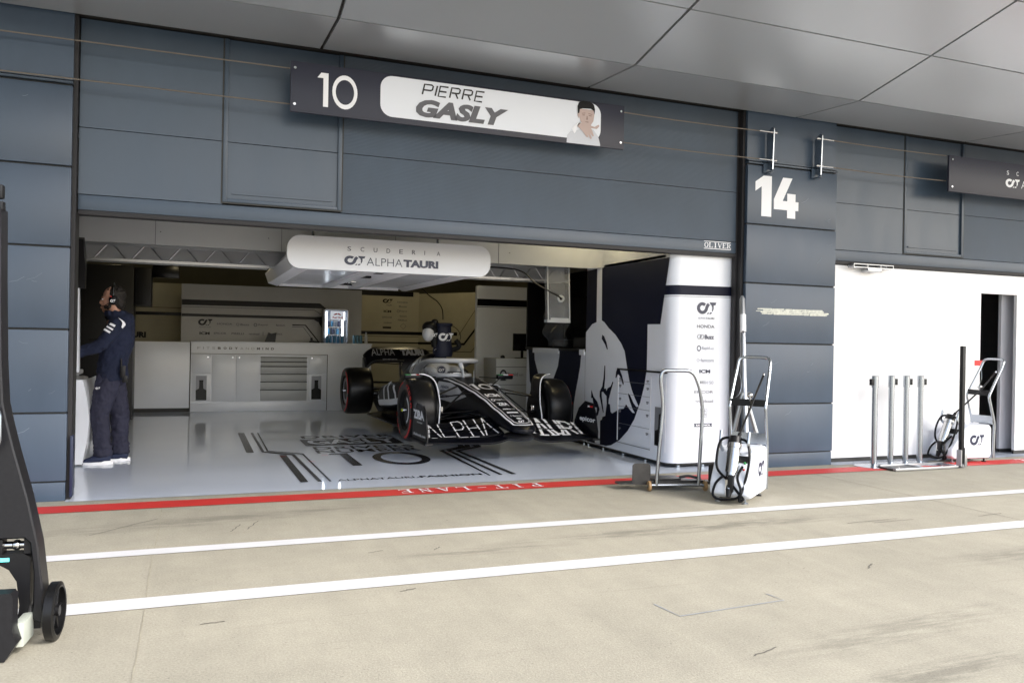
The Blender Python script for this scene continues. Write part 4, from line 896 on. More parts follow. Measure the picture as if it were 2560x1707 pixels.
# ================================================================ PIT LANE OBJECTS
def pump_cart(loc, rz, label):
    """local: length along +x (handle end), hose end at -x, width along y (+-.15)"""
    t = thing('pump_cart', label, 'pump cart', loc, rz, 'white pump carts')
    b = MB(); pr = [(-.25, .045), (.27, .045), (.30, .08), (.30, .40), (.27, .435), (-.02, .435), (-.10, .40), (-.15, .34), (-.29, .16), (-.30, .08)]
    hw = .168
    rings = []
    for y, sc in ((-hw, .94), (-hw + .02, .985), (-hw + .045, 1.), (hw - .045, 1.), (hw - .02, .985), (hw, .94)): rings.append([((p[0] - .01) * sc + .01, y, (p[1] - .24) * sc + .24) for p in pr])
    vs = [p for r in rings for p in r]; n = len(pr); fs = [(i * n + k, i * n + (k + 1) % n, (i + 1) * n + (k + 1) % n, (i + 1) * n + k) for i in range(5) for k in range(n)] + [tuple(range(n)), tuple(range(5 * n, 6 * n))]
    b._add(vs, fs); o = b.build('body', m_white, t); q = o.modifiers.new('b', 'BEVEL'); q.width = .012; q.segments = 3
    ik = Ink(lambda u, v: (u, -hw - .0025, v)); ik.logo(-.02, .20, .18, .32); ik.build('monogram', m_navyp, t)
    ik = Ink(lambda u, v: (u, -hw - .0025, v)); ik.text('ALPHATAURI', .06, .155, .17, .168); ik.build('lettering', m_paleink, t)
    b = MB(); b.prism([(-.115, .375), (-.225, .205), (-.17, .205), (-.08, .34)], lambda u, v: (u - .012, -.11, v + .004), lambda u, v: (u - .012, .02, v + .004)); cp = b.build('control_panel', m_satin, t)
    b = MB(); b.ball((-.165, -.09, .325), .011, 8, 6); b.build('button', m_green, cp); b = MB(); b.ball((-.198, -.09, .275), .011, 8, 6); b.build('button', m_red, cp)
    b = MB(); b.lathe([(.001, -.006), (.012, -.006), (.012, 0), (.001, 0)], (-.265, -.05, .14), 'x', 12); b.build('valve_cap', m_navyp, t)
    for x in (-.22, .24):
        for y in (-.11, .11):
            q = MB(); q.cyl((x, y, 0), (x, y, .012), .028, 14); q.cyl((x, y, .012), (x, y, .05), .010, 8); q.build('foot' if x < 0 else 'wheel', m_steel if x < 0 else m_rubber, t)
    for s_ in (-1, 1):
        y = s_ * .155
        q = MB(); q.tube(arc([(.33, y, .05), (.34, y, .44), (.25, y, .76), (.45, y * .93, 1.09)], .04), .0145, 10); q.build('handle_tube', m_steel, t)
    b = MB(); b.tube(arc([(.44, -.144, 1.075), (.495, -.140, 1.185), (.50, 0, 1.19), (.495, .140, 1.185), (.44, .144, 1.075)], .07), .0145, 10); b.build('handle', m_steel, t)
    b = MB(); b.box((.262, -.15, .765), (.275, .15, .825)); b.build('cross_strap', m_satin, t)
    b = MB(); b.box((.31, -.155, .435), (.34, .155, .53)); b.build('cross_plate', m_steel, t)
    # air gun resting on the sloping end
    g = MB(); g.tube([(-.30, 0, .12), (-.245, 0, .25)], [.03, .045], 14); g.tube([(-.245, 0, .25), (-.17, 0, .44)], .052, 18); g.tube([(-.17, 0, .44), (-.155, 0, .475)], [.06, .06], 18); g.build('air_gun', m_chrome, t)
    g = MB(); g.tube([(-.155, 0, .475), (-.13, 0, .53)], [.058, .05], 16); g.tube([(-.325, .0, .06), (-.30, 0, .12)], [.018, .03], 12); g.box((-.325, -.035, .10), (-.26, .01, .24), bev=.01); g.build('gun_grip', m_satin, t)
    g = MB(); g.box((-.315, -.01, .08), (-.30, .03, .2)); g.tube([(-.2, -.055, .30), (-.2, .055, .30)], .008, 8); g.tube([(-.165, -.06, .40), (-.165, .06, .40)], .008, 8); g.each('gun_clip', m_chrome, t)
    for y in (-.115, .115):
        q = MB(); q.tube(arc([(-.09, y, .41), (-.17, y, .47), (-.14, y, .58)], .03), .014, 10); q.build('hook', m_steel, t)
    q = MB()
    q.tube(smoothpath([(-.15, 0, .53), (-.17, .10, .51), (-.22, .125, .40), (-.25, .11, .27), (-.29, 0, .18), (-.32, -.09, .09), (-.32, -.12, .06), (-.33, -.09, .04), (-.32, -.10, .12), (-.28, -.06, .22), (-.20, -.08, .3)]), .011, 8)
    q.tube(smoothpath([(-.13, 0, .52), (-.15, -.10, .50), (-.20, -.135, .38), (-.26, -.12, .20), (-.32, -.08, .07), (-.34, .05, .02 + .02), (-.34, .12, .07), (-.31, .11, .16), (-.29, .06, .22)]), .011, 8)
    q.build('hose', m_black, t)
    q = MB(); q.tube([(-.16, 0, .45), (-.10, -.03, .56)], .016, 10); q.tube([(-.10, -.03, .56), (.25, -.06, .84), (.40, -.10, 1.03)], .010, 8); q.build('lance', m_satin, t)
    q = MB(); q.tube([(.40, -.10, 1.03), (.412, -.103, 1.045)], .011, 8); q.ball((.26, -.02, .86), .028, 12, 8); q.cyl((.262, -.02, .80), (.262, -.02, .84), .012, 8); q.build('knob', m_chrome, t)
    q = MB(); q.tube(smoothpath([(.44, .13, 1.06), (.40, .09, .95), (.36, .1, .86), (.28, .12, .83)]), .0025, 5); q.build('wire', m_steel, t)
    return t
pump_cart((5.21, -1.36, 0), math.radians(90 - 51), 'white pump cart with chrome handle and hose gun nearest the camera, beside the wheel dolly')
pump_cart((9.22, -.13, 0), math.radians(-4), 'white pump cart with chrome handle at the doorway of the white hoarding')

# long pole jack behind the near cart
t = thing('pole_jack', 'long silver jack pole leaning behind the near white pump cart', 'jack', (5.62, -.80, 0))
b = MB(); b.tube([(-.12, -.30, .10), (.03, -.02, 1.0), (.105, .12, 1.73), (.108, .125, 1.76)], [.030, .027, .025, .012], 14); b.build('pole', m_alu, t)
b = MB(); b.tube([(.045, .02, 1.42), (.07, .06, 1.58)], .0272, 14, cap=False); b.build('sticker', m_whitewall, t)
b = MB(); b.tube([(.02, -.05, .86), (.17, -.12, .32)], .021, 10); b.build('brace', m_alu, t)
b = MB(); b.tube([(-.01, -.07, .86), (-.12, .0, .25)], .021, 10); b.build('brace', m_alu, t)
b = MB(); b.box((-.2, -.2, .03), (.12, -.06, .06), bev=.006); b.box((.13, -.16, .03), (.20, -.08, .34), bev=.004); b.box((-.16, -.04, .06), (-.08, .04, .27), bev=.004); b.box((-.16, -.06, .03), (-.08, .06, .06)); b.build('base', m_alu, t)
for x in (-.16, .08): b = MB(); b.cyl((x - .015, -.15, .03), (x + .015, -.15, .03), .03, 14); b.build('wheel', m_rubber, t)

# wheel dolly with u-shaped handle
t = thing('wheel_dolly', 'steel wheel dolly with tall hoop handle and brown castors on the red line', 'dolly', (4.665, -.83, 0), math.radians(-14))
b = MB(); b.tube(arc([(.06, 0, .045), (.075, 0, .28), (.11, .0, .75), (.075, -.02, .98), (.09, -.02, 1.06), (.37, -.02, 1.06), (.43, -.02, .93), (.475, 0, .72), (.455, 0, .3), (.445, 0, .045)], .07), .0165, 12); b.build('handle', m_steel, t)
b = MB(); b.tube([(-.01, 0, .048), (.52, 0, .048)], .014, 12); b.build('axle', m_steel, t)
for x, nm in ((-.01, 0), (.50, 1)):
    b = MB(); b.lathe([(.012, -.014), (.034, -.014), (.044, -.010), (.044, .010), (.034, .014), (.012, .014)], (x, -.02, .044), 'x', 24, closed=True); wh = b.build('wheel', m_wood, t)
    b = MB(); b.lathe([(.001, -.018), (.017, -.018), (.017, .018), (.001, .018)], (x, -.02, .044), 'x', 14); b.build('hub', m_steel, wh)
b = MB(); b.prism([(.02, .02), (.5, .02), (.5, .12), (.40, .13), (.30, .30), (.02, .26)], lambda u, v: (u, v, .06), lambda u, v: (u, v, .085)); b.box((.03, .04, .085), (.30, .22, .10), bev=.006); b.build('deck', m_plate, t)
b = MB(); b.tube(smoothpath([(.30, .10, .10), (.38, .08, .115), (.46, .06, .10), (.50, .1, .08)]), .012, 8); b.build('lever', m_plate, t)
for x0_, sg in ((-.05, -1), (.57, 1)):
    b = MB(); b.prism([(x0_, .02 + .0), (x0_ + sg * .01, .02), (x0_ + sg * .20 * (1 if sg < 0 else .2), .02), (x0_ + sg * .24 * (1 if sg < 0 else .3), .10), (x0_ + sg * .22 * (1 if sg < 0 else .3), .16), (x0_, .2)][::1], lambda u, v: (u, v, .050), lambda u, v: (u, v, .058)); b.build('toe_plate', m_plate, t)
    b = MB(); c = x0_ - .10 if sg < 0 else x0_ - .02; b.prism(rrect(c, .055, c + .165, .235, .03), lambda u, v: (u, .03, v), lambda u, v: (u, .037, v)); b.build('side_plate', m_plate, t)
    b = MB(); b.box((min(x0_, x0_ - sg * .06), .022, .05), (max(x0_, x0_ - sg * .06), .05, .075)); b.build('arm', m_plate, t)

# stanchions
for i, (x, y) in enumerate(((7.85, -.205), (8.145, -.15), (8.375, -.14), (8.56, -.165))):
    s_ = -1 if i == 0 else 1
    t = thing('stanchion', ('leftmost of the four steel stanchions in front of the white hoarding', 'second steel stanchion from the left before the white hoarding', 'third steel stanchion from the left before the white hoarding', 'rightmost of the four steel stanchions in front of the white hoarding')[i], 'stanchion', (x, y, 0), 0, 'stanchions in front of the hoarding')
    b = MB(); b.lathe([(.001, 0), (.205, 0), (.208, .006), (.16, .014), (.05, .022), (.034, .03), (.001, .03)], (0, 0, 0), 'z', 36); b.build('base', m_steel, t)
    b = MB(); b.cyl((0, 0, .03), (0, 0, .86), .031, 20); b.build('post', m_steel, t)
    b = MB(); b.lathe([(.001, .86), (.037, .86), (.037, .985), (.033, .99), (.001, .99)], (0, 0, 0), 'z', 20); b.build('head', m_steel, t)
    b = MB(); b.box((s_ * .03, -.022, .885), (s_ * .07, .012, .955), bev=.004); b.build('belt_clip', m_satin, t)

# pole stand on a flat frame
t = thing('pole_stand', 'tall black square pole on a low flat frame beside the far pump cart', 'stand', (8.73, -.56, 0), math.radians(0))
b = MB(); b.box((-.02, -.02, .05), (.022, .022, 1.33), bev=.004); b.build('pole', m_satin, t)
b = MB(); b.box((-.035, -.03, .02), (-.021, .03, .2)); b.box((.023, -.03, .02), (.06, .03, .22), bev=.004); b.build('bracket', m_alu, t)
b = MB(); b.box((-.95, -.02, .005), (.05, .02, .03), bev=.003); b.box((-.90, .24, .005), (.02, .27, .03), bev=.003); b.box((-.06, -.02, .005), (-.0, .27, .028)); b.box((-.55, .0, .006), (-.50, .26, .028)); b.build('frame', m_alu, t)
b = MB(); b.box((-.95, .022, .005), (-.56, .236, .022), bev=.003); b.build('foot_plate', m_plate, t)
b = MB(); 
for x in (-.9, -.3, .02): b.ball((x, -.01, .034), .009, 8, 6)
b.each('bolt', m_chrome, t)

# black carbon pit trolley cut by the left edge of the photo; faces the camera
t = thing('pit_trolley', 'tall black carbon pit trolley cropped by the left edge of the photo', 'trolley', (.135, -3.17, 0), math.radians(-6))
# outline of the right half (u from the centre line, v up)
half = [(.0, 1.80), (.020, 1.80), (.024, 1.5), (.032, 1.18), (.042, 1.0), (.058, .92), (.085, .806), (.139, .603), (.179, .415), (.201, .227), (.207, .082), (.165, .10), (.165, .30), (.150, .42), (.13, .44), (.0, .44)]
tf = lambda y: (lambda u, v: (u, y, v))
b = MB()
for s_ in (1, -1): b.prism([(s_ * u, v) for u, v in half], tf(-.05), tf(.05))
b.build('tower', m_carbon, t).modifiers.new('b', 'BEVEL').width = .006
b = MB()
for s_ in (1, -1):
    b.prism([(s_ * u, v) for u, v in ((.0, .375), (.12, .375), (.15, .36), (.15, .18), (.135, .06), (.10, .06), (.112, .16), (.10, .26), (.07, .31), (.03, .335), (.0, .335))], tf(-.035), tf(.035))
    b.prism([(s_ * u, v) for u, v in ((.125, .375), (.15, .375), (.15, .45), (.125, .45))], tf(-.035), tf(.035))
b.build('arch_frame', m_satin, t)
b = MB(); b.tube([(-.12, 0, .405), (.12, 0, .405)], .016, 12); b.ball((.09, 0, .405), .022, 12, 8); b.ball((-.09, 0, .405), .022, 12, 8); b.build('pivot', m_chrome, t)
b = MB(); b.box((-.035, -.03, .36), (.045, .03, .435), bev=.005); b.build('pivot_block', m_satin, t)
b = MB(); b.box((.03, -.0375, .345), (.072, -.0355, .36)); b.build('status_light', mat('cyan_led', (.1, .6, .6), .4, emit=(.15, .8, .8), estr=.5), t)
b = MB(); b.prism([(-.16, .27), (.135, .27), (.145, .255), (.145, .12), (.16, .07), (.12, .004), (-.16, .004)], lambda u, v: (u, -.24, v), lambda u, v: (u, -.17, v)); b.box((-.14, -.17, .01), (.12, -.03, .03)); b.build('basket', m_carbon, t)
b = MB(); b.box((-.10, -.14, .02), (.10, .0, .04)); b.box((.125, -.165, .03), (.165, -.02, .13), bev=.01); b.build('foot_pad', mat('pale_plastic', (.42, .45, .40), .45), t)
for s_ in (1, -1):
    b = MB(); x = s_ * .235
    b.lathe([(.105, -.022), (.12, -.016), (.12, .016), (.105, .022), (.098, .02), (.098, -.02)], (x, .0, .12), 'x', 40, closed=True); wh = b.build('wheel', m_rubber, t)
    b = MB(); b.lathe([(.001, -.02), (.022, -.02), (.022, .02), (.001, .02)], (x, 0, .12), 'x', 14)
    for k in range(6):
        a = k * PI / 3; c, q = math.cos(a), math.sin(a); b.tube([(x, .015 * c, .12 + .015 * q), (x, .1 * c, .12 + .1 * q)], [.009, .006], 6)
    b.build('spokes', m_satin, wh)
    b = MB(); b.cyl((s_ * .16, 0, .12), (s_ * .22, 0, .12), .010, 10); b.build('axle', m_satin, t)
b = MB(); 
for s_ in (1, -1): b.box((s_ * .155, -.03, .06), (s_ * .19, .03, .16))
b.each('axle_block', m_satin, t)
b = MB(); b.tube(arc([(-.02, -.055, .98), (.04, -.10, .97), (.045, -.11, .85), (.0, -.06, .78)], .02), .014, 10); b.ball((.035, -.10, .87), .020, 12, 8); b.build('fitting', m_steel, t)
b = MB(); b.tube([(-.022, 0, 1.80), (.022, 0, 1.80)], .011, 8); b.box((-.02, -.02, 1.78), (.02, .02, 1.83), bev=.006); b.box((-.02, -.018, 1.84), (.018, .02, 1.90), bev=.01); b.build('head', m_satin, t)
b = MB(); b.lathe([(.001, -.0005), (.016, -.0005), (.016, .004), (.001, .004)], (0, -.055, 1.70), 'y', 16); b.lathe([(.001, -.0005), (.013, -.0005), (.013, .004), (.001, .004)], (0, -.055, .80), 'y', 16); b.each('red_button', m_red, t)

# ================================================================ RACING CAR  (local: x across, +y to the rear, front axle at y 0)
car = thing('racing_car', 'black and white open wheel racing car number 10 parked nose out in the garage', 'racing car', (4.158, 2.112, .122), .0192)
def lerp_keys(K, y):
    if y <= K[0][0]: return K[0][1:]
    for a, c in zip(K, K[1:]):
        if y <= c[0]:
            t = (y - a[0]) / (c[0] - a[0]); t = t * t * (3 - 2 * t) * .4 + t * .6
            return tuple(p + (q - p) * t for p, q in zip(a[1:], c[1:]))
    return K[-1][1:]
def sect(cx, hw, zb, zt, n_, k, N):
    t = 2 * PI * k / N; c, s_ = math.cos(t), math.sin(t)
    e = 2 / n_
    return (cx + hw * math.copysign(abs(c) ** e, c), (zb + zt) / 2 + (zt - zb) / 2 * math.copysign(abs(s_) ** e, s_))
def hull(K, ys, N=32, cx=lambda y: 0):
    b = MB(); L = len(ys); vs = []
    for y in ys:
        hw, zb, zt, n_ = lerp_keys(K, y)
        for k in range(N): x, z = sect(cx(y), hw, zb, zt, n_, k, N); vs.append((x, y, z))
    fs = [(i * N + k, i * N + (k + 1) % N, (i + 1) * N + (k + 1) % N, (i + 1) * N + k) for i in range(L - 1) for k in range(N)] + [tuple(range(N)), tuple(range((L - 1) * N, L * N))[::-1]]
    b._add(vs, fs); return b
NOSE = [(-1.26, .035, .215, .245, 2.2), (-1.24, .090, .20, .262, 2.3), (-1.18, .135, .19, .29, 2.6), (-1.05, .155, .19, .335, 2.8), (-.7, .170, .22, .425, 3), (-.3, .18, .27, .52, 3.4), (0, .205, .28, .585, 3.6), (.4, .245, .24, .655, 3.8), (.8, .28, .16, .70, 4), (1.1, .31, .12, .705, 4), (1.5, .34, .10, .68, 4), (2.1, .36, .08, .64, 3.6)]
ys = [-1.26, -1.25, -1.24, -1.22, -1.2, -1.18, -1.12] + [-1.05 + .12 * i for i in range(27)]
chassis = hull(NOSE, ys, 40).build('chassis', m_carb, car)
def top(x, y, lift=.004):
    hw, zb, zt, n_ = lerp_keys(NOSE, y); zc, h = (zb + zt) / 2, (zt - zb) / 2
    q = min(.985, abs(x) / hw); return zc + h * (1 - q ** n_) ** (1 / n_) + lift
nmap = lambda u, v: (u, v, top(u, v))
# white piping down both edges of the nose and round the tip
ik = Ink(nmap, sub=.03)
for w0, th in ((.80, .016), (.62, .008)):
    pts = [(-lerp_keys(NOSE, y)[0] * w0, y) for y in [.92 - .06 * i for i in range(34)]]; pts = [p for p in pts if p[1] > -1.14 + (.80 - w0) * .25]
    tip = -1.14 + (.80 - w0) * .25; hwT = lerp_keys(NOSE, tip)[0] * w0
    capp = [(-hwT * math.cos(math.radians(a)), tip - .055 * math.sin(math.radians(a))) for a in range(0, 181, 15)]
    ik.stroke(pts + capp + [(-p[0], p[1]) for p in reversed(pts)], th)
ik.build('piping', m_whiteink, chassis)
# nose lettering, read from the front (up is towards the rear)
ik = Ink(nmap, sub=.03); 
ik.poly([(-.13, .24), (-.10, .28), (-.055, .28), (-.055, .02), (-.095, .02), (-.095, .24)]) ; ik.ring(.055, .15, .13, .082, sx=.66)
ik.text('ICM', -.085, -.30, .085, -.17, .05)
ik.ring(-.065, -.42, .042, .022, sx=.55); ik.text('Rapid', -.035, -.45, .05, -.39, .02); ik.text('API', .056, -.44, .085, -.41, 0)
ik.text('ZIBA', -.062, -.60, .062, -.51, .05); ik.text('zibafoods.com', -.055, -.635, .055, -.615, .02)
ik.text('PIRELLI', -.07, -.765, .02, -.725, .05); ik.text('150', .035, -.765, .07, -.725, 0)
ik.rect(-.066, -.87, .066, -.835)
ik.ring(-.055, -.945, .022, .014, n=4, sx=.55); ik.text('fantom', -.035, -.965, .07, -.925, .02)
ik.ring(0, -1.035, .028, .0, sx=1.1); ik.logo(-.035, -1.135, .035, -1.09); ik.build('lettering', m_whiteink, chassis)
# white flank with lettering
def flank(sg):
    def f(u, v):      # u=y, v=z  on the side of the hull
        hw, zb, zt, n_ = lerp_keys(NOSE, u); zc, h = (zb + zt) / 2, (zt - zb) / 2; q = min(.97, abs(v - zc) / h)
        return (sg * (hw * (1 - q ** n_) ** (1 / n_) + .004), u, v)
    return f
for sg in (-1, 1):
    ik = Ink(flank(sg), sub=.05, sgn=(-1 if sg < 0 else 1)); ik.poly([(.08, .50), (.35, .59), (.62, .635), (1.0, .64), (1.0, .42), (.5, .40)]); ik.build('flank_panel', m_carw, chassis)
    if sg < 0:
        fl = lambda u, v: (lambda p: (p[0] - .004, p[1], p[2]))(flank(-1)(1.45 - u, v))
        ik = Ink(fl, sub=.05); ik.text('FASHION', .58, .56, .83, .595, .03); ik.text('MEETS', .58, .505, .76, .54, .03); ik.text('FUNCTION', .58, .45, .86, .485, .03); ik.build('lettering', m_navyp, chassis)
# cockpit: opening, headrest, wheel
b = MB(); b.grid(lambda u, v: (.215 * math.cos(2 * PI * u) * (.2 + .8 * v) , 1.42 + .46 * math.sin(2 * PI * u) * (.2 + .8 * v), .70 + .03 * v), 28, 4, closed_u=True); b.build('cockpit', m_black, car)
b = MB(); b.tube([(.235 * math.cos(a) , 1.42 + .48 * math.sin(a), .705 + .045 * (math.sin(a) > .0) * math.sin(a)) for a in [2 * PI * k / 36 for k in range(37)]], .035, 10, cap=False); b.build('cockpit_rim', m_carw, car)
b = MB(); b.ball((0, 1.90, .74), (.20, .20, .13)); b.ball((-.17, 1.72, .74), (.075, .24, .085)); b.ball((.17, 1.72, .74), (.075, .24, .085)); hr = b.build('headrest', m_carw, car); mods(hr, .02, 3)
b = MB(); b.lathe([(.001, 0), (.065, .0), (.065, .02), (.001, .02)], (-.03, 1.665, .755), 'y', 24); dk_ = b.build('headrest_badge', m_navyp, car)
b = MB(); b.lathe([(.058, -.001), (.062, -.001), (.062, .001), (.058, .001)], (-.03, 1.664, .755), 'y', 24, closed=True); b.build('badge_ring', m_whiteink, dk_)
ik = Ink(lambda u, v: (u, 1.661, v)); ik.logo(-.07, .735, .012, .775); ik.build('monogram', m_whiteink, dk_)
b = MB(); b.box((-.12, 1.10, .69), (.12, 1.14, .76), bev=.015); b.build('steering_wheel', m_satin, car)
b = MB()
for x in (-.08, .05): b.cyl((x, 1.095, .735), (x, 1.102, .735), .008, 8)
b.box((-.05, 1.094, .70), (.04, 1.10, .745)); b.each('wheel_button', m_steel, car)
# halo
hp_ = smoothpath([(-.30, 2.02, .70), (-.30, 1.80, .80), (-.30, 1.55, .865), (-.295, 1.30, .892), (-.24, 1.10, .90), (-.13, .99, .905), (0, .96, .905), (.13, .99, .905), (.24, 1.10, .90), (.295, 1.30, .892), (.30, 1.55, .865), (.30, 1.80, .80), (.30, 2.02, .70)], 6)
b = MB(); n = len(hp_); b.tube(hp_, [(.056 + .018 * math.sin(PI * i / (n - 1)), .034) for i in range(n)], 14); b.tube(smoothpath([(0, .98, .89), (0, .92, .84), (0, .86, .78), (0, .82, .68)], 5), [(.05, .04)] + [(.030, .03)] * 8 + [(.016, .035)] * 5 + [(.020, .05)] * 2, 12); b.build('halo', m_carw, car)
b = MB(); b.tube([tuple(p + Vector((0, -.0 if abs(p.x) > .2 else -.03, .027))) for p in hp_[6:-6]], .004, 6); b.build('halo_trim', m_ink, car)
# engine cover and airbox
EC = [(1.86, .12, .62, .98, 2.6), (1.92, .145, .60, .995, 2.6), (2.1, .19, .50, .99, 2.3), (2.4, .24, .40, .95, 2.1), (2.8, .26, .30, .86, 2), (3.2, .20, .26, .76, 2), (3.6, .12, .26, .64, 2), (4.0, .06, .3, .5, 2)]
hull(EC, [1.86 + .1 * i for i in range(22)], 28).build('engine_cover', m_carb, car)
b = MB(); b.prism([(2.5, .9), (3.7, .86), (3.95, .72), (3.7, .55), (2.6, .7)], lambda u, v: (-.006, u, v), lambda u, v: (.006, u, v)); b.build('shark_fin', m_carb, car)
b = MB(); b.lathe([(.085, 0), (.10, -.012), (.11, 0), (.10, .012)], (0, 1.86, .885), 'y', 24, closed=True); b.build('air_intake', m_carb, car)
def ecs(u, v):
    hw, zb, zt, n_ = lerp_keys(EC, u); zc, h = (zb + zt) / 2, (zt - zb) / 2; q = min(.97, abs(v - zc) / h); return (-(hw * (1 - q ** n_) ** (1 / n_) + .005), u, v)
ik = Ink(ecs, sub=.05, sgn=-1); ik.poly([(2.0, .66), (2.0, .74), (2.25, .93), (2.5, .935), (2.55, .70), (2.3, .60)]); ik.build('white_graphic', m_carw, car)
ik = Ink(lambda u, v: (lambda p: (p[0] - .004, p[1], p[2]))(ecs(u, v)), sub=.05, sgn=-1); ik.stroke([(2.10, .66), (2.28, .90), (2.40, .67)], .028); ik.stroke([(2.17, .73), (2.36, .73)], .022); ik.build('cover_letter', m_carb, car)
# sidepods
SP = [(1.15, .15, .34, .58, 5), (1.3, .20, .30, .60, 4), (1.8, .26, .20, .60, 3.4), (2.3, .27, .16, .54, 3), (2.8, .22, .14, .44, 2.6), (3.3, .12, .14, .32, 2.4)]
for sg in (-1, 1):
    cxf = lambda y, sg=sg: sg * (.47 + .02 * math.sin((y - 1.15)) - max(0, y - 2.3) * .22)
    sp = hull(SP, [1.15 + .09 * i for i in range(25)], 28, cxf).build('sidepod', m_carb, car)
    b = MB(); b.face([(sg * .47 + a * .115, 1.143, .46 + c * .085) for a, c in ((-1, -1), (1, -1), (1, 1), (-1, 1))]); b.build('inlet', m_black, sp)
    b = MB(); b.tube(arc([(sg * .32, 1.13, .575), (sg * .47, 1.13, .59), (sg * .63, 1.13, .575), (sg * .64, 1.13, .45), (sg * .60, 1.13, .345)], .05), .008, 6); b.build('inlet_piping', m_whiteink, sp)
    def spf(u, v, sg=sg, cxf=cxf):
        hw, zb, zt, n_ = lerp_keys(SP, u); zc, h = (zb + zt) / 2, (zt - zb) / 2; q = min(.97, abs(v - zc) / h); return (cxf(u) + sg * (hw * (1 - q ** n_) ** (1 / n_) + .005), u, v)
    ik = Ink(spf, sub=.06, sgn=sg)
    for k, (y0_, y1_) in enumerate(((1.50, 1.62), (1.74, 1.84), (1.96, 2.10))): ik.stroke([(y0_, .30), (y0_ + .04, .45), (y0_ + .16, .57)], .05)
    ik.poly([(1.35, .33), (1.7, .28), (2.2, .24), (2.7, .20), (2.7, .25), (2.2, .32), (1.7, .36), (1.4, .40)]); ik.stroke([(2.25, .33), (2.45, .48), (2.8, .40)], .04); ik.build('white_graphic', m_whiteink, sp)
# floor
b = MB(); b.prism([(-.36, .75), (-.62, 1.0), (-.76, 1.5), (-.76, 3.0), (-.5, 3.35), (.5, 3.35), (.76, 3.0), (.76, 1.5), (.62, 1.0), (.36, .75)], lambda u, v: (u, v, .035), lambda u, v: (u, v, .055)); b.build('floor', m_carbon, car)
for sg in (-1, 1):
    b = MB(); b.prism([(.80, .05), (.84, .25), (1.05, .27), (1.6, .12), (2.6, .10), (2.6, .055)], lambda u, v: (sg * (.5 + .12 * (u > 1)), u, v), lambda u, v: (sg * (.515 + .12 * (u > 1)), u, v)); b.build('floor_fence', m_carbon, car)
b = MB(); b.grid(lambda u, v: ((u - .5) * 1.0, 3.3 + .75 * v, .04 + .28 * v ** 1.5), 6, 8); b.build('diffuser', m_carbon, car).modifiers.new('s', 'SOLIDIFY').thickness = .008
b = MB(); b.box((-.10, 3.3, .2), (.10, 3.95, .42), bev=.03); b.box((-.015, 3.95, .32), (.015, 3.98, .40)); b.build('gearbox', m_satin, car)

# wheels
def wheel(x_out, sg, y, wd):
    """x_out: outer face, sg: which way is outwards"""
    t = MB(); r = .36; xi = x_out - sg * wd; e = lambda h: x_out - sg * h
    t.lathe([(.235, e(.012)), (.30, e(.0)), (.335, e(.010)), (.352, e(.030)), (r, e(.065)), (r + .002, e(wd / 2)), (r, e(wd - .065)), (.352, e(wd - .03)), (.335, e(wd - .01)), (.30, e(wd)), (.235, e(wd - .012)), (.232, e(wd / 2))], (0, y, .36), 'x', 64, closed=True)
    ty = t.build('tyre', m_rubber, car)
    t = MB(); t.lathe([(.001, e(.03)), (.05, e(.025)), (.09, e(.035)), (.20, e(.045)), (.232, e(.02)), (.237, e(.012)), (.237, e(wd - .02)), (.22, e(wd - .03)), (.001, e(wd - .06))], (0, y, .36), 'x', 48); rm = t.build('rim', m_satin, car)
    t = MB(); t.lathe([(.001, e(-.015)), (.022, e(-.012)), (.028, e(.03)), (.001, e(.03))], (0, y, .36), 'x', 12); t.build('wheel_nut', m_steel, rm)
    pol = lambda u, v: (e(-.0025 + .0) if True else 0, y - sg * v * math.cos(math.radians(u)) * -1, .36 + v * math.sin(math.radians(u)))
    # marks on the sidewall; u = angle, v = radius; angle 0 points to the rear for the left-hand wheels
    ik = Ink(lambda u, v: (e(-.002 + (.006 if v > .315 else 0) + (.004 if v < .28 else 0)), y + v * math.cos(math.radians(u)), .36 + v * math.sin(math.radians(u))), sub=.0, sgn=-1 if sg < 0 else -1)
    def pring(r0, r1, a0, a1, n=24):
        V = []
        for i in range(n + 1): a = a0 + (a1 - a0) * i / n; V += [(a, r0), (a, r1)]
        ik.raw(V, [(2 * i, 2 * i + 1, 2 * i + 3, 2 * i + 2) for i in range(n)])
    pring(.302, .325, 195, 262); pring(.302, .325, 15, 82)
    if wd > .35: pring(.302, .325, 110, 185); pring(.302, .325, 290, 355)
    else:
        for c0 in (150, -30):
            for i, ch in enumerate('ZERO'):
                V, Fc = text2d(ch, .06); a0 = c0 + 22 - i * 15 if False else c0 - 26 + i * 14
                ik.raw([(a0 - 5.5 + (1 - q[0]) * 11 if False else a0 - 5.5 + q[0] * 11, .286 + (q[1] if sg < 0 else q[1]) * .045) for q in V], Fc)
            pring(.30, .318, c0 - 40, c0 - 35)
    ik.build('sidewall_mark', m_red, ty)
    if sg < 0 and wd < .35:
        ik = Ink(lambda u, v: (e(.018), y + v * math.cos(math.radians(u)), .36 + v * math.sin(math.radians(u))), sgn=-1)
        V = []
        for i in range(25): a = 110 + 135 * i / 24; V += [(a, .135), (a, .165)]
        ik.raw(V, [(2 * i, 2 * i + 1, 2 * i + 3, 2 * i + 2) for i in range(24)]); ik.build('rim_arc', m_whiteink, rm)
        b_ = MB(); b_.box((e(-.022), y - .03, .345), (e(-.016), y + .03, .375)); b_.build('nut_tab', m_yellow, rm)
    if wd > .35:
        b_ = MB(); b_.lathe([(.15, e(.020)), (.20, e(.028)), (.20, e(.034)), (.15, e(.034))], (0, y, .36), 'x', 32, closed=True); b_.build('rim_cover', m_paleink, rm)
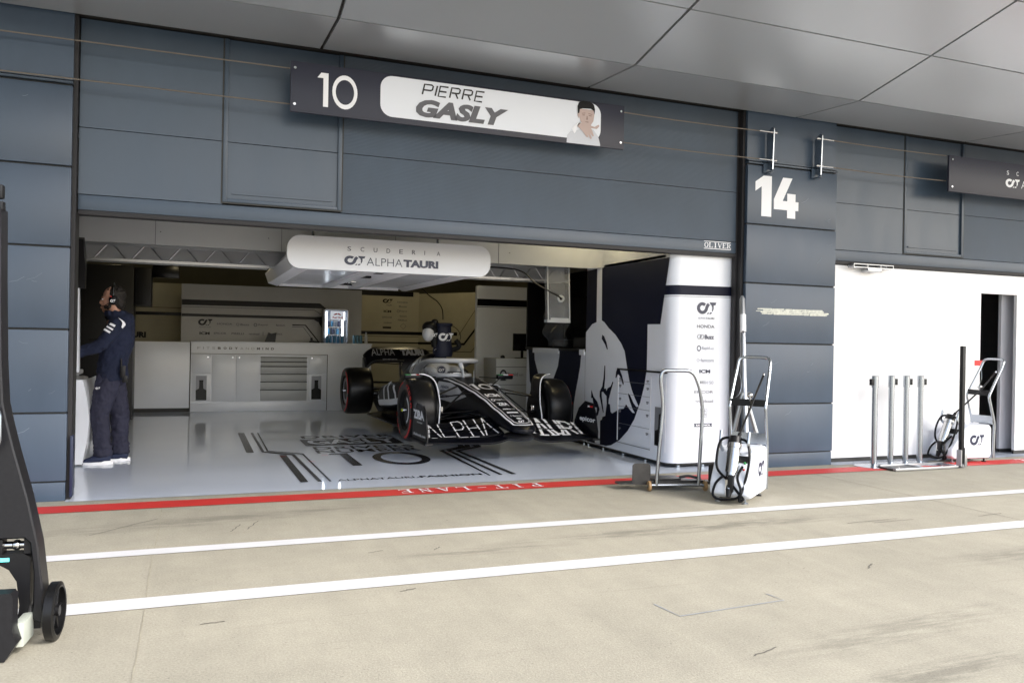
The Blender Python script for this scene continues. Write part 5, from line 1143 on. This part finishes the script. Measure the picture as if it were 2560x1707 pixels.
wheel(-1.0, -1, 0, .305); wheel(1.0, 1, 0, .305); wheel(-1.0, -1, 3.6, .405); wheel(1.0, 1, 3.6, .405)
# brake ducts, uprights, winglets, suspension
for sg in (-1, 1):
    b = MB(); b.lathe([(.001, sg * .70), (.20, sg * .70), (.21, sg * .63), (.12, sg * .60), (.001, sg * .60)], (0, 0, .36), 'x', 28); b.build('brake_duct', m_satin, car)
    b = MB(); b.box((sg * .585, -.08, .345), (sg * .625, -.02, .395), bev=.006); b.box((sg * .56, -.085, .34), (sg * .575, -.02, .40)); b.build('upright', m_chrome, car)
    edge = smoothpath([(sg * .83, -.02, .775), (sg * .76, -.05, .765), (sg * .695, -.09, .73), (sg * .655, -.13, .66), (sg * .635, -.17, .54), (sg * .628, -.20, .42), (sg * .64, -.22, .30), (sg * .645, -.22, .22)], 6)
    b = MB(); b.grid(lambda u, v: tuple(Vector(edge[min(len(edge) - 1, int(u * (len(edge) - 1) + .5))]) + Vector((sg * .01 * v, .30 * v, .0))), len(edge), 5); o = b.build('wheel_winglet', m_carbon, car); q = o.modifiers.new('s', 'SOLIDIFY'); q.thickness = .006
    b = MB(); b.tube(edge, .0075, 8); b.build('winglet_edge', m_whiteink, o)
    for A, B_ in (((.21, -.12, .555), (.62, -.02, .50)), ((.23, .42, .60), (.62, .04, .51)), ((.19, -.15, .30), (.62, -.02, .24)), ((.24, .45, .27), (.62, .06, .24)), ((.22, .10, .58), (.60, .02, .27)), ((.19, -.22, .36), (.61, -.10, .32))):
        b = MB(); b.tube([(sg * A[0], A[1], A[2]), (sg * B_[0], B_[1], B_[2])], [(.022, .008)] * 2, 10); b.build('suspension_arm', m_carbon, car)
    for A, B_ in (((.12, 3.2, .50), (.62, 3.55, .50)), ((.12, 3.9, .46), (.62, 3.65, .48)), ((.12, 3.2, .24), (.62, 3.55, .25)), ((.10, 3.85, .24), (.62, 3.65, .25))):
        b = MB(); b.tube([(sg * A[0], A[1], A[2]), (sg * B_[0], B_[1], B_[2])], [(.022, .010)] * 2, 10); b.build('suspension_arm', m_carbon, car)
    # mirrors
    b = MB(); b.box((sg * .52, .93, .665), (sg * .74, 1.02, .725), bev=.018); mi = b.build('mirror', m_carb, car)
    b = MB(); b.tube([(sg * .30, 1.05, .69), (sg * .54, .98, .68)], .006, 8); b.tube([(sg * .56, 1.0, .66), (sg * .50, 1.13, .56)], .006, 8); b.build('mirror_stalk', m_carbon, mi)
    xs = (.525, .595, .665, .735)
    for k, m_ in enumerate((m_green, m_whiteink, m_red) if sg < 0 else (m_green, m_whiteink, m_red)):
        a, c = (-.735 + .07 * k, -.665 + .07 * k) if sg < 0 else (.525 + .07 * k, .595 + .07 * k)
        b = MB(); b.box((a, .926, .718), (c, 1.0, .729)); b.build('mirror_stripe', m_, mi)
b = MB(); b.tube([(0, .42, .655), (0, .425, .80)], .003, 6); b.build('pitot_tube', m_steel, car)
b = MB(); b.tube([(0, .30, .63), (0, .30, .66)], .006, 6); b.build('sensor_stub', m_satin, car)

# front wing: four cascading elements each side joined to the nose
def wing(x, t):
    a = abs(x); yl = -1.13 + .26 * a ** 1.6; yt = -.52 + .02 * a; zl = .085 + .085 * math.exp(-(a / .20) ** 2) ; zt = .315 - .10 * max(0, a - .15) ** 1.2 - .02 * a
    return (x, yl + (yt - yl) * t, zl + (zt - zl) * (t ** 1.15))
fw = None
for k, (t0, t1) in enumerate(((0, .27), (.30, .53), (.56, .77), (.80, 1.0))):
    for sg in ((0,) if k == 0 else (-1, 1)):
        b = MB()
        if sg == 0: b.grid(lambda u, v: wing(-.985 + 1.97 * u, t0 + (t1 - t0) * v), 41, 6)
        else: b.grid(lambda u, v: wing(sg * (.13 + .855 * u), t0 + (t1 - t0) * v), 22, 5)
        o = b.build('front_wing_element', m_carb, car); q = o.modifiers.new('s', 'SOLIDIFY'); q.thickness = .012; q.offset = -1
b = MB()
for t in (0.0, .30, .56, .80):
    if t == 0: b.tube([wing(-.985 + 1.97 * i / 40, 0) for i in range(41)], .008, 6)
    else:
        for sg in (-1, 1): b.tube([wing(sg * (.14 + .845 * i / 20), t) for i in range(21)], .004, 6)
b.build('wing_lip', m_carbon, car)
wmap = lambda u, v: tuple(Vector(wing(u, v)) + Vector((0, -.004, .006)))
GL = {'A': [[(0, 0), (.5, 1), (1, 0)], [(.22, .34), (.78, .34)]], 'L': [[(.05, 1), (.05, 0), (.95, 0)]], 'P': [[(.05, 0), (.05, 1), (.7, 1), (.92, .88), (.92, .6), (.7, .46), (.05, .46)]], 'H': [[(.05, 0), (.05, 1)], [(.95, 0), (.95, 1)], [(.05, .5), (.95, .5)]],
      'T': [[(0, 1), (1, 1)], [(.5, 1), (.5, 0)]], 'U': [[(.05, 1), (.05, .25), (.25, .0), (.75, 0), (.95, .25), (.95, 1)]], 'R': [[(.05, 0), (.05, 1), (.7, 1), (.92, .88), (.92, .6), (.7, .46), (.05, .46)], [(.5, .46), (.95, 0)]], 'I': [[(.5, 0), (.5, 1)]]}
def strokes(ik, word, x0, x1, t0, t1, th):
    """th: stroke width in metres across the span; along the chord it is scaled to match"""
    k = (t1 - t0); c = .62; n = sum(.35 if ch == 'I' else 1 for ch in word); w_ = (x1 - x0) / (n * 1.22); x = x0
    for ch in word:
        cw = w_ * (.35 if ch == 'I' else 1)
        for P in GL[ch]:
            for A, B_ in zip(P, P[1:]):
                a_ = Vector((x + A[0] * cw, (t0 + A[1] * k) * c)); b_ = Vector((x + B_[0] * cw, (t0 + B_[1] * k) * c)); d = (b_ - a_).normalized(); nn = Vector((-d.y, d.x)) * th / 2; e_ = d * th * .45
                ik.poly([((q.x), q.y / c) for q in (a_ - e_ + nn, b_ + e_ + nn, b_ + e_ - nn, a_ - e_ - nn)])
        x += cw + w_ * .22
for word, x0_, x1_, th in (('ALPHA', -.92, -.16, .014), ('TAURI', .17, .93, .038)): ik = Ink(wmap, sub=.04); strokes(ik, word, x0_, x1_, .34, .96, th); ik.build('wing_lettering', m_whiteink, car)
ik = Ink(wmap, sub=.04); ik.rect(-.90, .29, -.84, .31); ik.rect(-.62, .29, -.52, .31); ik.rect(-.50, .29, -.40, .31); ik.rect(.30, .26, .42, .31); ik.rect(.45, .26, .56, .31); ik.rect(.60, .26, .72, .31); ik.build('wing_mark', m_whiteink, car)
# hide the ink across the slots: dark slot strips standing just above the letters
for sg in (-1, 1):
    for t in (.545, .785):
        b = MB(); b.grid(lambda u, v: tuple(Vector(wing(sg * (.14 + .84 * u), t - .022 + .044 * v)) + Vector((0, -.006, .0085))), 20, 2); b.build('slot_strip', m_black, car)
    pe = [(-.97, .075), (-.975, .16), (-.90, .40), (-.84, .475), (-.62, .49), (-.50, .40), (-.40, .25), (-.38, .075)]
    b = MB(); b.prism(pe, lambda u, v: (sg * (.992 + .02 * (v > .4)), u, v), lambda u, v: (sg * (1.0 + .02 * (v > .4)), u, v)); ep = b.build('endplate', m_carb, car)
    b = MB(); b.prism([(-.98, 0), (-.36, 0), (-.36, .02), (-.98, .02)], lambda u, v: (sg * .94, u, .07 + v), lambda u, v: (sg * 1.02, u, .07 + v)); b.build('footplate', m_carbon, ep)
    b = MB(); b.tube([(sg * 1.0, p[0], p[1]) for p in ((-.38, .08), (-.97, .08), (-.972, .17), (-.90, .40), (-.84, .475))], .005, 6); b.build('endplate_edge', m_carbon, ep)
# epicor on the inner face of the right plate, ziba foods on the outer face of the left one
ik = Ink(lambda u, v: (.985, u, v), sgn=-1)
T = lambda s_, y0_, y1_, z0_, z1_, bo: ik.raw([(y0_ + (y1_ - y0_) * q[0], z0_ + (z1_ - z0_) * q[1]) for q in text2d(s_, bo)[0]], text2d(s_, bo)[1])
T('epicor', -.54, -.93, .245, .315, .03); ik.build('lettering', m_whiteink, ep)
for k, m_ in enumerate((m_green, m_whiteink, m_red)):
    b = MB(); y0_ = -.60 - .075 * k; b.prism([(y0_, .425), (y0_ - .075, .425), (y0_ - .075, .445), (y0_, .445)], lambda u, v: (1.004, u, v), lambda u, v: (1.0065, u, v)); b.build('flag_stripe', m_, ep)
ik = Ink(lambda u, v: (-1.0035 - .02 * max(0, v - .3) / .19, u, v), sgn=-1)
T('ZIBA', -.46, -.86, .315, .415, .05); T('FOODS', -.58, -.78, .275, .29, .02); T('zibafoods.com', -.44, -.90, .135, .165, .02); ik.build('lettering', m_whiteink, car)
b = MB(); b.ball((0, -1.02, .145), (.17, .20, .05), 24, 12); b.build('nose_underside', m_carbon, car)
b = MB(); b.lathe([(.001, 0), (.018, 0), (.018, .01), (.001, .01)], (-.04, -1.20, .14), 'y', 14); b.build('jack_point', m_black, car)
# rear wing
def rw(x, t, base, ch, zt):
    a = abs(x); d = .10 * max(0, (a - .36) / .16) ** 2
    return (x, base + ch * t, zt - d)
b = MB()
def rwf(u, v):
    x = -.58 + 1.16 * u; a = abs(x); drop = .14 * max(0, (a - .40) / .18) ** 2.2
    # front profile: lower leading edge then up to the top
    y = 3.98 + .20 * v; z = .79 + .22 * v ** .8 - drop * (1 - .2 * v); return (x, y, z)
b.grid(rwf, 41, 8); b.grid(lambda u, v: (-.58 + 1.16 * u, 3.98 + .24 * v, .80 - .03 * math.sin(PI * u) + .02 * v - .14 * max(0, (abs(-.58 + 1.16 * u) - .40) / .18) ** 2.2), 41, 4); o = b.build('rear_wing', m_carb, car); q = o.modifiers.new('s', 'SOLIDIFY'); q.thickness = .012
b = MB(); b.grid(lambda u, v: (-.50 + 1.0 * u, 4.17 + .12 * v, .96 + .07 * v - .10 * max(0, (abs(u - .5) * 1.0 - .36) / .14) ** 2), 31, 4); o2 = b.build('rear_wing_flap', m_carb, car); q = o2.modifiers.new('s', 'SOLIDIFY'); q.thickness = .01
for sg in (-1, 1):
    b = MB(); b.grid(lambda u, v: (sg * (.575 - .05 * (1 - u) + (.02 * math.sin(PI * u))) , 3.92 + .06 * u + (.34 - .05 * u) * v, .28 + .58 * u), 16, 4); o3 = b.build('rear_wing_endplate', m_carb, car); q = o3.modifiers.new('s', 'SOLIDIFY'); q.thickness = .012
b = MB(); b.grid(lambda u, v: (-.48 + .96 * u, 3.95 + .12 * v, .34 + .04 * v), 10, 3); o4 = b.build('beam_wing', m_carb, car); q = o4.modifiers.new('s', 'SOLIDIFY'); q.thickness = .01
b = MB(); b.tube([(0, 3.85, .40), (0, 4.0, .6), (0, 4.03, .82)], [(.015, .05)] * 3, 10); b.build('wing_pylon', m_carbon, car)
rwm = lambda u, v: tuple(Vector(rwf((u + .58) / 1.16, v)) + Vector((0, -.014, .010)))
ik = Ink(rwm, sub=.05); ik.text('ALPHA', -.47, .40, -.08, .92, 0); ik.text('TAURI', .02, .40, .42, .92, .07); ik.build('wing_lettering', m_paleink, car)
ik = Ink(rwm, sub=.05); ik.text('FASHION MEETS FUNCTION', -.3, .08, -.06, .16, .02); ik.build('wing_lettering', m_paleink, car)

# stands that hold the car clear of the floor
for i, (x, y, lb) in enumerate(((4.16, 2.95, 'low black car stand under the front of the racing car floor'), (4.10, 5.35, 'low black car stand under the rear of the racing car floor'))):
    t = thing('car_stand', lb, 'stand', (x, y, 0)); b = MB(); b.box((-.30, -.06, .12), (.30, .06, .155), bev=.006); b.build('beam', m_plate, t)
    b = MB(); 
    for s_ in (-1, 1): b.prism([(s_ * .26 - .05, 0), (s_ * .26 + .05, 0), (s_ * .26 + .03, .12), (s_ * .26 - .03, .12)], lambda u, v: (u, -.05, v), lambda u, v: (u, .05, v))
    b.each('foot', m_plate, t)

# cooling blower standing on the airbox, fed by a cable from the gantry
t = thing('cooling_fan', 'navy cooling blower bag with white monogram standing on the racing car airbox', 'cooling fan', (4.18, 4.02, 1.035))
b = MB(); b.lathe([(.001, .02), (.13, .02), (.145, .10), (.125, .20), (.12, .30), (.115, .44), (.135, .47), (.135, .49), (.10, .50), (.001, .50)], (0, 0, 0), 'z', 28); o = b.build('bag', mat('navy_cloth', (.010, .013, .035), .6, bump=.5, bscale=12), t)
b = MB(); b.tube(smoothpath([(.12, -.04, .12), (.20, -.06, .15), (.22, -.06, .20), (.17, -.05, .26)]), .035, 10); b.build('flap', m_satin, t)
ik = Ink(lambda u, v: (u, -.130 + .4 * u * u, v)); ik.logo(-.09, .245, .12, .355); ik.build('monogram', m_whiteink, t)
b = MB(); b.ball((-.20, -.02, .43), (.11, .10, .09)); b.ball((-.13, -.02, .50), (.055, .055, .05)); b.cyl((-.10, 0, .40), (-.05, 0, .40), .05, 14); b.tube([(-.15, -.03, .40), (-.12, -.02, .16)], [.07, .05], 12); o = b.build('blower', m_satin, t)
b = MB(); b.ball((-.225, -.035, .345), (.085, .10, .115)); b.build('blower_cover', m_carw, t)
b = MB(); b.tube([(-.15, -.12, .11), (-.13, -.13, .13)], .016, 8); b.build('clip', m_chrome, t)
ik = Ink(lambda u, v: (u, -.142, v)); ik.logo(-.20, .30, -.12, .35); ik.build('monogram', m_whiteink, t)
b = MB(); b.tube(smoothpath([(.06, -.13, .47), (.16, -.12, .42), (.22, -.12, .33), (.20, -.13, .24), (.12, -.15, .20)]), .004, 6); b.build('wire', m_black, t)
b = MB(); b.tube(smoothpath([(3.70, 3.65, 2.10), (3.78, 3.7, 1.99), (3.90, 3.78, 1.90), (4.06, 3.9, 1.82), (4.15, 3.98, 1.72), (4.17, 4.0, 1.58)]), .007, 8); tag(b.build('power_cable', m_black), 'thin black power cable curving down from the gantry to the cooling blower', 'cable')

# ================================================================ PEOPLE
def person(loc, label, jm, tm, scale=1., logos=True, rz=0):
    t = thing('person', label, 'person', loc, rz); t.scale = (scale,) * 3
    b = MB()
    # skull, face and neck, facing -x
    b.ball((.015, 0, 1.70), (.098, .076, .105), 20, 14); b.ball((-.03, 0, 1.645), (.062, .058, .078), 16, 12); b.ball((-.058, 0, 1.592), (.026, .030, .024), 12, 8)
    b.tube([(-.078, 0, 1.675), (-.098, 0, 1.645), (-.108, 0, 1.632)], [.011, .014, .013], 8); b.ball((-.104, 0, 1.630), (.014, .018, .010), 8, 6)
    b.ball((-.078, 0, 1.688), (.018, .050, .012), 12, 8); b.ball((-.088, 0, 1.606), (.012, .024, .008), 10, 6); b.ball((-.086, 0, 1.594), (.012, .022, .008), 10, 6)
    for s_ in (-1, 1): b.ball((.015, s_ * .078, 1.655), (.020, .010, .032), 10, 8)
    b.tube([(.045, 0, 1.48), (.03, 0, 1.55), (.015, 0, 1.62)], [.066, .058, .06], 14)
    b.tube([(.01, 0, .90), (.015, 0, 1.05), (.05, 0, 1.30), (.055, 0, 1.44), (.05, 0, 1.50)], [(.11, .08), (.11, .08), (.15, .10), (.16, .10), (.07, .07)], 18)
    for s_, w_ in ((-1, (-.335, -.155, 1.115)), (1, (-.32, .115, 1.10))):
        sh_, el = (.065, s_ * .175, 1.435), (-.085, s_ * .215, 1.205); b.tube(smoothpath([sh_, el, w_], 5), [.052 - .0023 * i for i in range(11)], 12)
        d = (Vector(w_) - Vector(el)).normalized(); p = Vector(w_)
        b.tube([p, p + d * .045, p + d * .085], [(.026, .020), (.040, .018), (.038, .015)], 12)
        for k, (o_, ln) in enumerate(((-.030, .060), (-.010, .072), (.011, .067), (.031, .052))):
            q = p + d * .085 + Vector((0, o_, 0)); b.tube([q, q + d * ln * .5, q + d * ln * .8 + Vector((0, 0, -.012)), q + d * ln + Vector((0, 0, -.024))], [.0092, .0088, .0080, .0068], 8)
        q = p + d * .025 + Vector((0, s_ * -.03, 0)); b.tube([q, q + d * .03 + Vector((0, s_ * -.022, -.008)), q + d * .058 + Vector((0, s_ * -.028, -.016))], [.013, .011, .0085], 8)
    for s_, kx, ax in ((-1, -.075, -.05), (1, .075, .095)):
        b.tube([(.0, s_ * .085, .93), (kx * .6, s_ * .10, .72), (kx, s_ * .10, .50), (ax, s_ * .10, .30), (ax, s_ * .10, .09)], [.062, .060, .046, .042, .034], 14)
        b.tube([(ax + .03, s_ * .10, .05), (ax - .12, s_ * .11, .035)], [.035, .028], 10)
    mods(b.build('body', m_skin, t), .0075, 2)
    # eyes, brows, beard, hair
    b = MB()
    for s_ in (-1, 1): b.ball((-.082, s_ * .030, 1.667), (.009, .012, .007), 10, 6)
    b.each('eye', m_whiteink, t)
    b = MB(); b.ball((-.032, 0, 1.590), (.046, .060, .026), 16, 10); b.ball((-.080, 0, 1.614), (.012, .026, .005), 12, 6)
    for s_ in (-1, 1): b.tube([(-.02, s_ * .058, 1.585), (.0, s_ * .068, 1.66)], [.020, .010], 8); b.tube([(-.088, s_ * .014, 1.683), (-.082, s_ * .045, 1.682)], .005, 6)
    mods(b.build('beard', m_hair, t), .006, 1)
    b = MB(); b.ball((.038, 0, 1.715), (.096, .084, .096), 22, 14); b.ball((.066, 0, 1.640), (.062, .074, .082), 16, 10)
    random.seed(5)
    for k in range(60):
        a, e_ = random.uniform(-PI, PI), random.uniform(.05, 1.45); d = Vector((math.cos(a) * math.cos(e_), math.sin(a) * math.cos(e_), math.sin(e_)))
        p = Vector((.038 + d.x * .092, d.y * .080, 1.715 + d.z * .090))
        if p.x < -.055 and p.z < 1.73: continue
        b.ball(p, random.uniform(.010, .018), 8, 6)
    mods(b.build('hair', m_hair, t), .007, 1, disp=(.010, .015))
    # hooded jacket
    b = MB(); b.tube([(.02, 0, .845), (.018, 0, .90), (.015, 0, .98), (.03, 0, 1.10), (.07, 0, 1.25), (.08, 0, 1.36), (.075, 0, 1.43), (.06, 0, 1.48), (.05, 0, 1.53)], [(.165, .138), (.172, .148), (.165, .14), (.168, .142), (.185, .145), (.19, .14), (.17, .125), (.12, .10), (.085, .085)], 22)
    for s_, w_ in ((-1, (-.325, -.16, 1.118)), (1, (-.31, .12, 1.103))):
        b.tube(smoothpath([(.075, s_ * .16, 1.44), (.03, s_ * .195, 1.36), (-.075, s_ * .222, 1.205), (-.20, s_ * .198, 1.155), w_], 4), [.072, .074, .075, .074, .072, .069, .067, .065, .064, .062, .060, .058, .054, .050, .048, .046, .042], 14)
    b.ball((.13, 0, 1.47), (.085, .12, .075), 16, 10); b.ball((.145, 0, 1.43), (.07, .10, .075), 16, 10)
    for i in range(9): a = -PI + i * 2 * PI / 8; b.ball((.042 + .080 * math.cos(a), .080 * math.sin(a), 1.528), .032, 10, 8)
    mods(b.build('jacket', jm, t), .009, 2, disp=(.030, .055))
    # trousers
    b = MB()
    b.tube([(.015, 0, .93), (.01, 0, .86), (.005, 0, .80)], [(.155, .125), (.16, .13), (.13, .11)], 20)
    for s_, kx, ax in ((-1, -.085, -.05), (1, .085, .095)):
        b.tube([(.005, s_ * .078, .90), (kx * .35, s_ * .085, .76), (kx * .8, s_ * .095, .60), (kx, s_ * .10, .50), (ax + (kx - ax) * .4, s_ * .10, .32), (ax, s_ * .10, .16), (ax - .003, s_ * .10, .085)], [(.085, .115), (.088, .115), (.080, .098), (.074, .09), (.068, .082), (.066, .08), (.068, .084)], 18)
        for z_ in (.10, .135, .18): b.tube([(ax - .0, s_ * .10, z_ - .012), (ax, s_ * .10, z_ + .012)], [(.072, .088)] * 2, 16)
    mods(b.build('trousers', tm, t), .009, 1, disp=(.028, .05))
    # shoes
    for s_, ax in ((-1, -.05), (1, .095)):
        b = MB(); b.tube([(ax + .075, s_ * .10, .055), (ax + .03, s_ * .10, .062), (ax - .06, s_ * .105, .055), (ax - .13, s_ * .11, .042), (ax - .175, s_ * .112, .036)], [(.032, .04), (.042, .050), (.046, .044), (.043, .030), (.022, .018)], 14)
        b.tube([(ax + .03, s_ * .10, .06), (ax + .02, s_ * .10, .115)], [(.042, .055), (.036, .045)], 12); sh_ = b.build('shoe', m_shoe, t); mods(sh_, .007, 2)
        b = MB(); pr = []
        for k in range(28):
            a = 2 * PI * k / 28; x = ax - .045 + .143 * math.cos(a); pr.append((x, s_ * .106 + (.050 - .010 * math.cos(a)) * math.sin(a)))
        b.prism(pr, lambda u, v: (u, v, .004), lambda u, v: (u, v, .030 if u < ax else .040)); b.build('sole', m_whiteink, sh_)
    if logos:
        # headset
        b = MB(); b.tube([(.02 + 0 * k, .092 * math.sin(math.radians(a)), 1.70 + .135 * math.cos(math.radians(a))) for k, a in enumerate(range(-88, 89, 8))], [(.012, .006)] * 23, 8); hs_ = b.build('headset', m_steel, t)
        for s_ in (-1, 1):
            b = MB(); b.ball((.02, s_ * .096, 1.66), (.042, .028, .050), 18, 12); b.build('ear_cup', m_satin, hs_)
        b = MB(); b.tube(smoothpath([(.0, -.11, 1.64), (-.06, -.10, 1.60), (-.10, -.05, 1.60)]), .004, 6); b.build('microphone', m_satin, hs_)
        ik = Ink(lambda u, v: (u, -.126, v)); ik.logo(-.002, 1.635, .042, 1.665); ik.build('monogram', m_whiteink, hs_)
        b = MB(); b.ball((.0, -.120, 1.695), .007, 8, 6); b.build('headset_light', m_red, hs_)
        # pale shoulder patch, sleeve names, pocket print and radio
        def arm(u, v):   # u across the sleeve (0..1 front to back), v down the arm
            P_ = smoothpath([(.075, -.16, 1.44), (.03, -.195, 1.36), (-.075, -.222, 1.205)], 8); i = min(len(P_) - 2, int(v * (len(P_) - 1))); f = v * (len(P_) - 1) - i
            c = P_[i].lerp(P_[i + 1], f); d = (P_[i + 1] - P_[i]).normalized(); side_ = Vector((0, -1, 0)); fw_ = d.cross(side_).normalized(); side_ = fw_.cross(d).normalized()
            if side_.y > 0: side_ = -side_
            if fw_.x > 0: fw_ = -fw_
            a = (u - .5) * 2.0; return tuple(c + (side_ * math.cos(a) - fw_ * math.sin(a)) * .096)
        ik = Ink(arm, sub=.08); ik.poly([(.42, -.0), (.80, .02), (.98, .16), (.92, .36), (.82, .36), (.74, .2), (.56, .08)]); ik.build('shoulder_patch', m_whiteink, t)
        ik = Ink(arm, sub=.08); ik.rect(.22, .40, .52, .47); ik.rect(.16, .52, .54, .565); ik.rect(.14, .61, .52, .655); ik.build('sleeve_print', m_whiteink, t)
        ik = Ink(lambda u, v: (u, -.195, v)); ik.logo(-.115, .765, -.075, .785); ik.build('pocket_print', m_whiteink, t)
        b = MB(); b.box((.10, -.19, .88), (.15, -.155, 1.00), bev=.008); b.tube([(.112, -.172, 1.0), (.108, -.172, 1.07)], .008, 8); b.box((.12, -.185, .83), (.17, -.15, .90), bev=.006); b.build('radio', m_satin, t)
    return t
person((.13, 2.0, 0), 'mechanic in navy hooded jacket and headset standing at the console by the left pillar', m_jacket, m_trouser, .98)
person((.035, 3.1, 0), 'second person in dark clothes mostly hidden behind the mechanic with the headset', mat('black_jacket', (.006, .006, .007), .85), mat('black_trousers', (.006, .006, .008), .85), .97, False)
